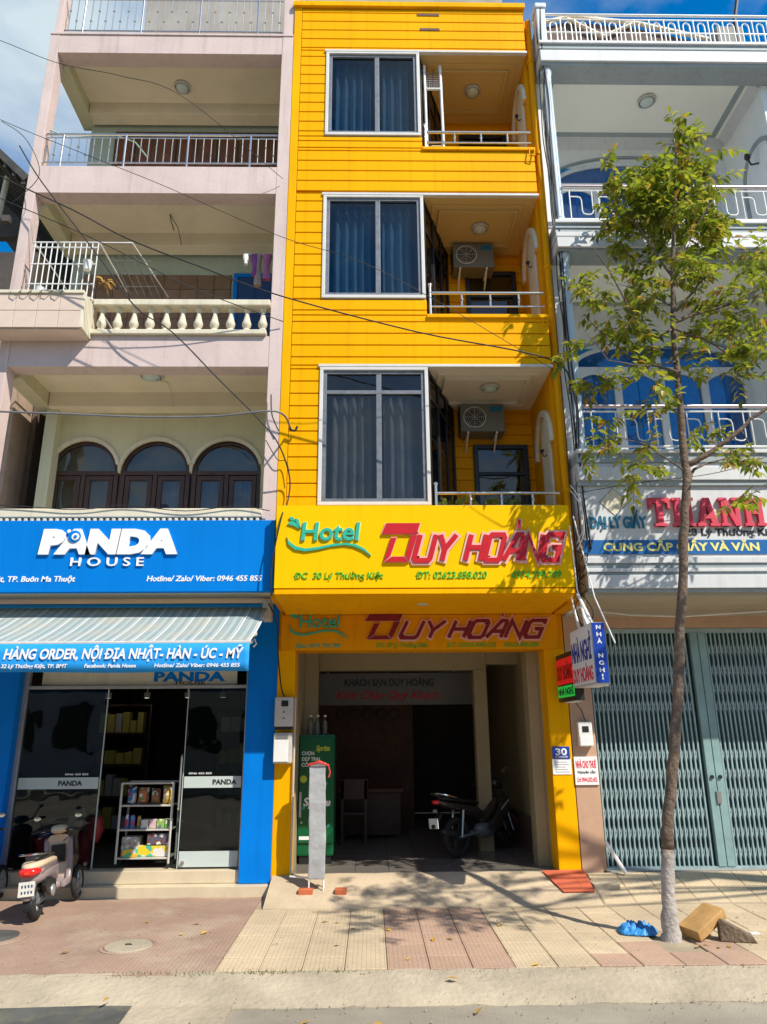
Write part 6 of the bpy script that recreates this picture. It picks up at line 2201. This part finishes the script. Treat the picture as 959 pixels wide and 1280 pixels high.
br_ = thing('broken_brick', 'dark broken brick propping up the wooden block', 'brick', (3.2, -2.02, GZ))
m = MB().prism([(0, 0), (.30, 0), (.27, .05), (.03, .17), (0, .15)], -.06, .06).build('brick_body', mat('brick_dark', (.16, .115, .075), .9, .4, 7, bump=.8, bscale=30), None, .01)
m.parent = br_
br_.location = (3.07, -2.06, GZ)
br_.rotation_euler = (0, 0, R(-14))
MB().box(3.42, 3.50, -1.93, -1.87, GZ + .003, GZ + .018).build('scrap', 'white_paint', None, .006)
tag(bpy.data.objects['scrap'], 'small white scrap of paper right of the broken brick', 'scrap')
rf_ = random.Random(8)
lm = MB()
k = 0
lm.add([(-.05, 0, 0), (-.01, .02, .012), (.05, 0, .004), (-.01, -.02, .01), (0, 0, .004)], [(0, 1, 4), (1, 2, 4), (2, 3, 4), (3, 0, 4)])
lo_ = lm.build('fallen_leaf', mat('dry_leaf', (.50, .30, .06), .6, .3, 8, rnd=.35))
ld = lo_.data
bpy.data.objects.remove(lo_)
spots = [(-.45, -1.28), (-.33, -1.32), (-.18, -1.55), (-.30, -2.1), (.16, -1.62), (.55, -1.95), (.70, -1.93), (-1.7, -1.3), (-1.75, -1.66), (-1.55, -1.62), (-2.2, -1.2), (-2.6, -2.2), (1.22, -1.5), (.3, -2.5), (1.3, -2.7), (2.95, -2.3), (3.05, -2.28), (2.88, -2.22), (2.8, -2.25), (3.6, -1.3), (3.9, -2.5)]
for x, y in spots:
    o = inst('fallen_leaf', ld, None, (x, y, GZ + .004), (rf_.uniform(-.2, .2), rf_.uniform(-.2, .2), rf_.uniform(0, 6)))
    o.scale = (rf_.uniform(.6, 1.0),) * 3
    tag(o, 'small dry yellow leaf fallen on the pavement', 'leaf', 'fallen leaves on the pavement')
for x, y, z in ((-2.7, -3.3, -.27), (-3.1, -3.35, -.27), (-.45, -3.5, -.30), (-.44, -3.65, -.3), (.05, -3.55, -.3), (.75, -3.36, -.29), (-1.9, -3.2, -.24), (.62, -2.95, -.21)):
    o = inst('fallen_leaf', ld, None, (x, y, z), (rf_.uniform(-.2, .2), rf_.uniform(-.2, .2), rf_.uniform(0, 6)))
    tag(o, 'dry yellow leaf lying by the kerb and road edge', 'leaf', 'fallen leaves by the kerb')
m = MB()
for i in range(240):
    x, y = rf_.uniform(-2.0, -.1), -2.78 + rf_.gauss(0, .016)
    a, h = rf_.uniform(0, 6.28), rf_.uniform(.01, .035)
    m.add([(x, y, GZ - .01), (x + .008 * math.cos(a), y + .008 * math.sin(a), GZ - .01), (x + .02 * math.cos(a + 1), y + .02 * math.sin(a + 1), GZ + h)], [(0, 1, 2)])
g_ = m.build('grass_tufts', mat('moss', (.16, .17, .05), .9, .4, 10))
g_['kind'] = 'stuff'
tag(g_, 'small green tufts growing in the joint along the kerb', 'grass')

m = MB()
for i in range(900):
    x = rf_.uniform(-4, 4)
    y = rf_.choice((rf_.uniform(-4.3, -3.2), rf_.gauss(-3.2, .06), rf_.uniform(-2.7, -.8), rf_.gauss(-2.8, .05)))
    z = (-.30 if y < -3.19 else (GZ + .002 if y > -2.78 else kerb_z(x, y)))
    r = rf_.uniform(.003, .011)
    a = rf_.uniform(0, 6.28)
    c_, s_ = math.cos(a) * r, math.sin(a) * r
    m.add([(x + c_, y + s_, z - .002), (x - s_, y + c_, z - .002), (x - c_, y - s_ * .7, z - .002), (x + s_, y - c_, z - .002), (x, y, z + r * .8)], [(0, 1, 4), (1, 2, 4), (2, 3, 4), (3, 0, 4)])
g_ = m.build('grit', mat('grit', (.30, .26, .20), .9, .5, 30))
g_['kind'] = 'stuff'
tag(g_, 'loose grit and small stones scattered on road and pavement', 'grit')

# ---------------------------------------------------------------- cables
def cable(pts, Y, r, label, m='cable', name='cable'):
    ys = Y if isinstance(Y, (list, tuple)) else [Y] * len(pts)
    P = [Vector((p[0], y, p[1])) for p, y in zip(pts, ys)]
    out = []
    for i in range(len(P) - 1):
        p0, p1, p2, p3 = P[max(i - 1, 0)], P[i], P[i + 1], P[min(i + 2, len(P) - 1)]
        for k in range(6):
            t_ = k / 6
            out.append(.5 * ((2 * p1) + (p2 - p0) * t_ + (2 * p0 - 5 * p1 + 4 * p2 - p3) * t_ ** 2 + (3 * p1 - p0 - 3 * p2 + p3) * t_ ** 3))
    out.append(P[-1])
    return tag(MB().tube(out, r * .72, 6).build(name, m, None, smooth='all'), label, 'cable')


cable([(-7.5, 10.0), (-4.95, 8.44), (-3.67, 7.76), (-2.95, 7.34), (-2.05, 6.95), (-1.07, 6.55), (.54, 6.07), (2.12, 5.7), (2.5, 5.62)], [-1.7] * 8 + [-1.0], .013, 'long black cable slanting across the pink and yellow fronts')
cable([(-7.5, 9.3), (-4.89, 8.07), (-3.44, 7.43), (-2.24, 6.93), (-1.12, 6.66)], [-1.7, -1.7, -1.6, -1.3, -.95], .009, 'thin black cable ending at the edge between pink and yellow fronts')
cable([(-7.5, 5.3), (-4.54, 5.15), (-3.53, 5.11), (-2.61, 5.07), (-1.78, 5.08), (-1.09, 5.14), (-.98, 5.15)], [-1.5] * 6 + [-1.0], .017, 'thick grey cable sagging in front of the arched windows', 'cable_grey')
cable([(-4.74, 9.2), (-4.43, 8.7), (-3.96, 8.07), (-3.41, 7.34), (-2.94, 6.7), (-2.47, 6.36), (-1.89, 5.75), (-1.28, 5.11), (-1.07, 4.81), (-.97, 4.5), (-.985, 4.2), (-1.03, 3.96), (-1.12, 3.4), (-1.12, 3.05)], [-1.2] * 9 + [-1.0, -1.0, -1.17, -1.17, -1.1], .012, 'black cable running steeply down to the corner of the hotel sign')
cable([(-7.5, 10.6), (-4.95, 9.11), (-3.57, 8.44), (-2.55, 7.97), (-1.07, 7.23), (.16, 6.74), (2.4, 5.9)], [-1.9] * 6 + [-1.0], .006, 'hair thin wire above the long black cable')
cable([(-7.5, 11.2), (-5.14, 10.36), (-4.04, 9.86), (-3.2, 9.65), (-2.36, 9.31), (-1.2, 8.9)], [-1.9] * 5 + [-.95], .006, 'thin wire crossing the top pink balcony')
cable([(2.4, 4.26), (3.14, 4.33), (4.1, 4.46), (4.9, 4.74), (6.5, 5.4)], [-1.1, -1.3, -1.3, -1.3, -1.3], .006, 'thin wire across the top of the paper shop sign')
cable([(-5.07, 9.66), (-4.7, 9.36), (-4.44, 8.77), (-4.75, 8.3)], -1.15, .007, 'short black bracket wire at the left pink column')
cable([(-1.13, 5.13), (-1.22, 5.35), (-1.24, 5.62)], -.96, .011, 'short black cable tail on the right pink column')
cable([(-1.28, 5.0), (-1.13, 4.75), (-1.02, 4.72), (-.97, 4.5)], -.97, .008, 'thin looping wire between the pink column and the hotel')
cable([(-1.0, 5.15), (-.93, 5.12), (-.9, 5.18)], -.98, .02, 'dark cable clamp on the yellow front edge')
cable([(-7.5, 4.35), (-4.4, 4.18), (-3.5, 4.12), (-2.9, 4.17), (-2.2, 4.1), (-1.6, 4.16), (-1.2, 4.1)], -.96, .008, 'loose black wire lying along the cream parapet')
rc = random.Random(6)
for k in range(4):
    pts = [(2.50 + .02 * k + rc.uniform(-.03, .03), 12.0 - i * .6) for i in range(15)]
    cable(pts, [-.93 - .03 * k + rc.uniform(-.02, .02) for _ in pts], .011 + .004 * (k % 2), ('black cable nearest the hotel', 'second black cable from the hotel', 'third black cable from the hotel', 'black cable nearest the white column')[k] + ' in the vertical bundle between the buildings')
for k in range(3):
    pts = [(2.44 + rc.uniform(-.1, .12), 3.6 - i * .16 + rc.uniform(-.05, .05)) for i in range(7)]
    cable(pts, [-1.0 + rc.uniform(-.08, .08) for _ in pts], .008, ('upper', 'middle', 'lower')[k] + ' tangle of dark wire beside the right corner of the hotel sign')
for k, z in enumerate((4.28, 4.35)):
    pts = [(2.36, z), (2.45, z - .2), (2.47, z - .5), (2.40, z - .7)]
    cable(pts, [-1.16, -1.2, -1.18, -1.1], .008, ('inner', 'outer')[k] + ' white wire loop at the top right corner of the hotel sign', 'white_paint')
cable([(-1.22, 3.05), (-1.14, 2.85), (-1.15, 2.5), (-1.1, 2.1), (-1.05, 1.99)], [-.6, -.4, -.1, -.06, -.08], .012, 'black supply cable coming down to the meters')

# ---------------------------------------------------------------- a second, larger street tree to the right of the view
T2 = thing('street_tree', 'larger spreading street tree further right along the kerb', 'tree', (8.4, -2.6, GZ))
r2_ = random.Random(31)
tm2 = MB()
tk = [(8.4, -2.6, -.3), (8.4, -2.6, 1.2), (8.3, -2.7, 2.6), (8.0, -3.0, 3.8), (7.4, -3.5, 5.0), (6.8, -3.9, 6.0), (6.3, -4.2, 6.8)]
tm2.tube(tk, [.19, .15, .14, .12, .09, .05, .02], 12)
SH = [(-.3, -.4, .3), (.1, -.45, .3), (.2, -1.15, .3), (.55, -1.05, .35), (.85, -.9, .3), (1.1, -1.2, .3), (1.4, -1.0, .3), (.4, -.15, .25), (.0, -1.35, .2), (.7, -.25, .2), (1.5, -.35, .25)]
crown2 = MB()
keep = cr_
cr_ = crown2
for (sx, sy, r) in SH:
    t_ = r2_.uniform(3.7, 4.3)
    c0 = Vector((sx + t_, sy - t_, 1.5 * t_ - .2))
    a = Vector(tk[r2_.randint(3, 5)])
    mid = (a + c0) / 2 + Vector((r2_.uniform(-.2, .2), r2_.uniform(-.2, .2), .25))
    tm2.tube([tuple(a), tuple(mid), tuple(c0)], [.03, .016, .008], 6)
    for k in range(int(r * 45)):
        c = c0 + Vector((r2_.gauss(0, r * .7), r2_.gauss(0, r * .7), r2_.gauss(0, r * .4)))
        d = Vector((r2_.uniform(-1, 1), r2_.uniform(-1, 1), r2_.uniform(-.4, .5))).normalized()
        for j in range(8):
            p = c + d * .22 * (j + .5) / 8
            sd_ = d.cross(Vector((0, 0, 1))).normalized() * (1 if j % 2 else -1)
            leaf(p, sd_ * .8 + d * .5 + Vector((0, 0, r2_.uniform(-.5, .2))), Vector((0, 0, 1)), r2_.uniform(.08, .13), r2_.uniform(.034, .05))
cr_ = keep
tm2.build('trunk', 'bark', T2, smooth='all')
crown2.build('crown', 'tree_leaf', T2, smooth='all')

# ---------------------------------------------------------------- houses across the street (seen in the window glass)
hc = [((.5, .46, .40), 7.6), ((.45, .47, .5), 9.4), ((.55, .5, .40), 6.8), ((.4, .44, .38), 8.6), ((.5, .42, .36), 9.6), ((.5, .5, .48), 7.2), ((.45, .40, .35), 8.8)]
for k, (c, h) in enumerate(hc):
    x0 = -24 + k * 7
    t = thing('opposite_house', ('first', 'second', 'third', 'fourth', 'fifth', 'sixth', 'seventh')[k] + ' house from the left across the street behind the viewer', 'building', (x0 + 3.4, -20, 0))
    MB().box(x0, x0 + 6.8, -27, -20, -.2, h).build('wall', mat('opp%d' % k, c, .8, .15, .8, streak=.3), t)
    MB().box(x0 - .05, x0 + 6.85, -27.1, -19.85, h, h + .2).build('roof', 'concrete_grey', t)
    for f in range(int(h // 3.1)):
        for q in range(3):
            xw = x0 + .8 + q * 2.0
            MB().box(xw, xw + 1.2, -20.02, -19.96, .9 + f * 3.1, 2.5 + f * 3.1).build('window', 'dark', t)
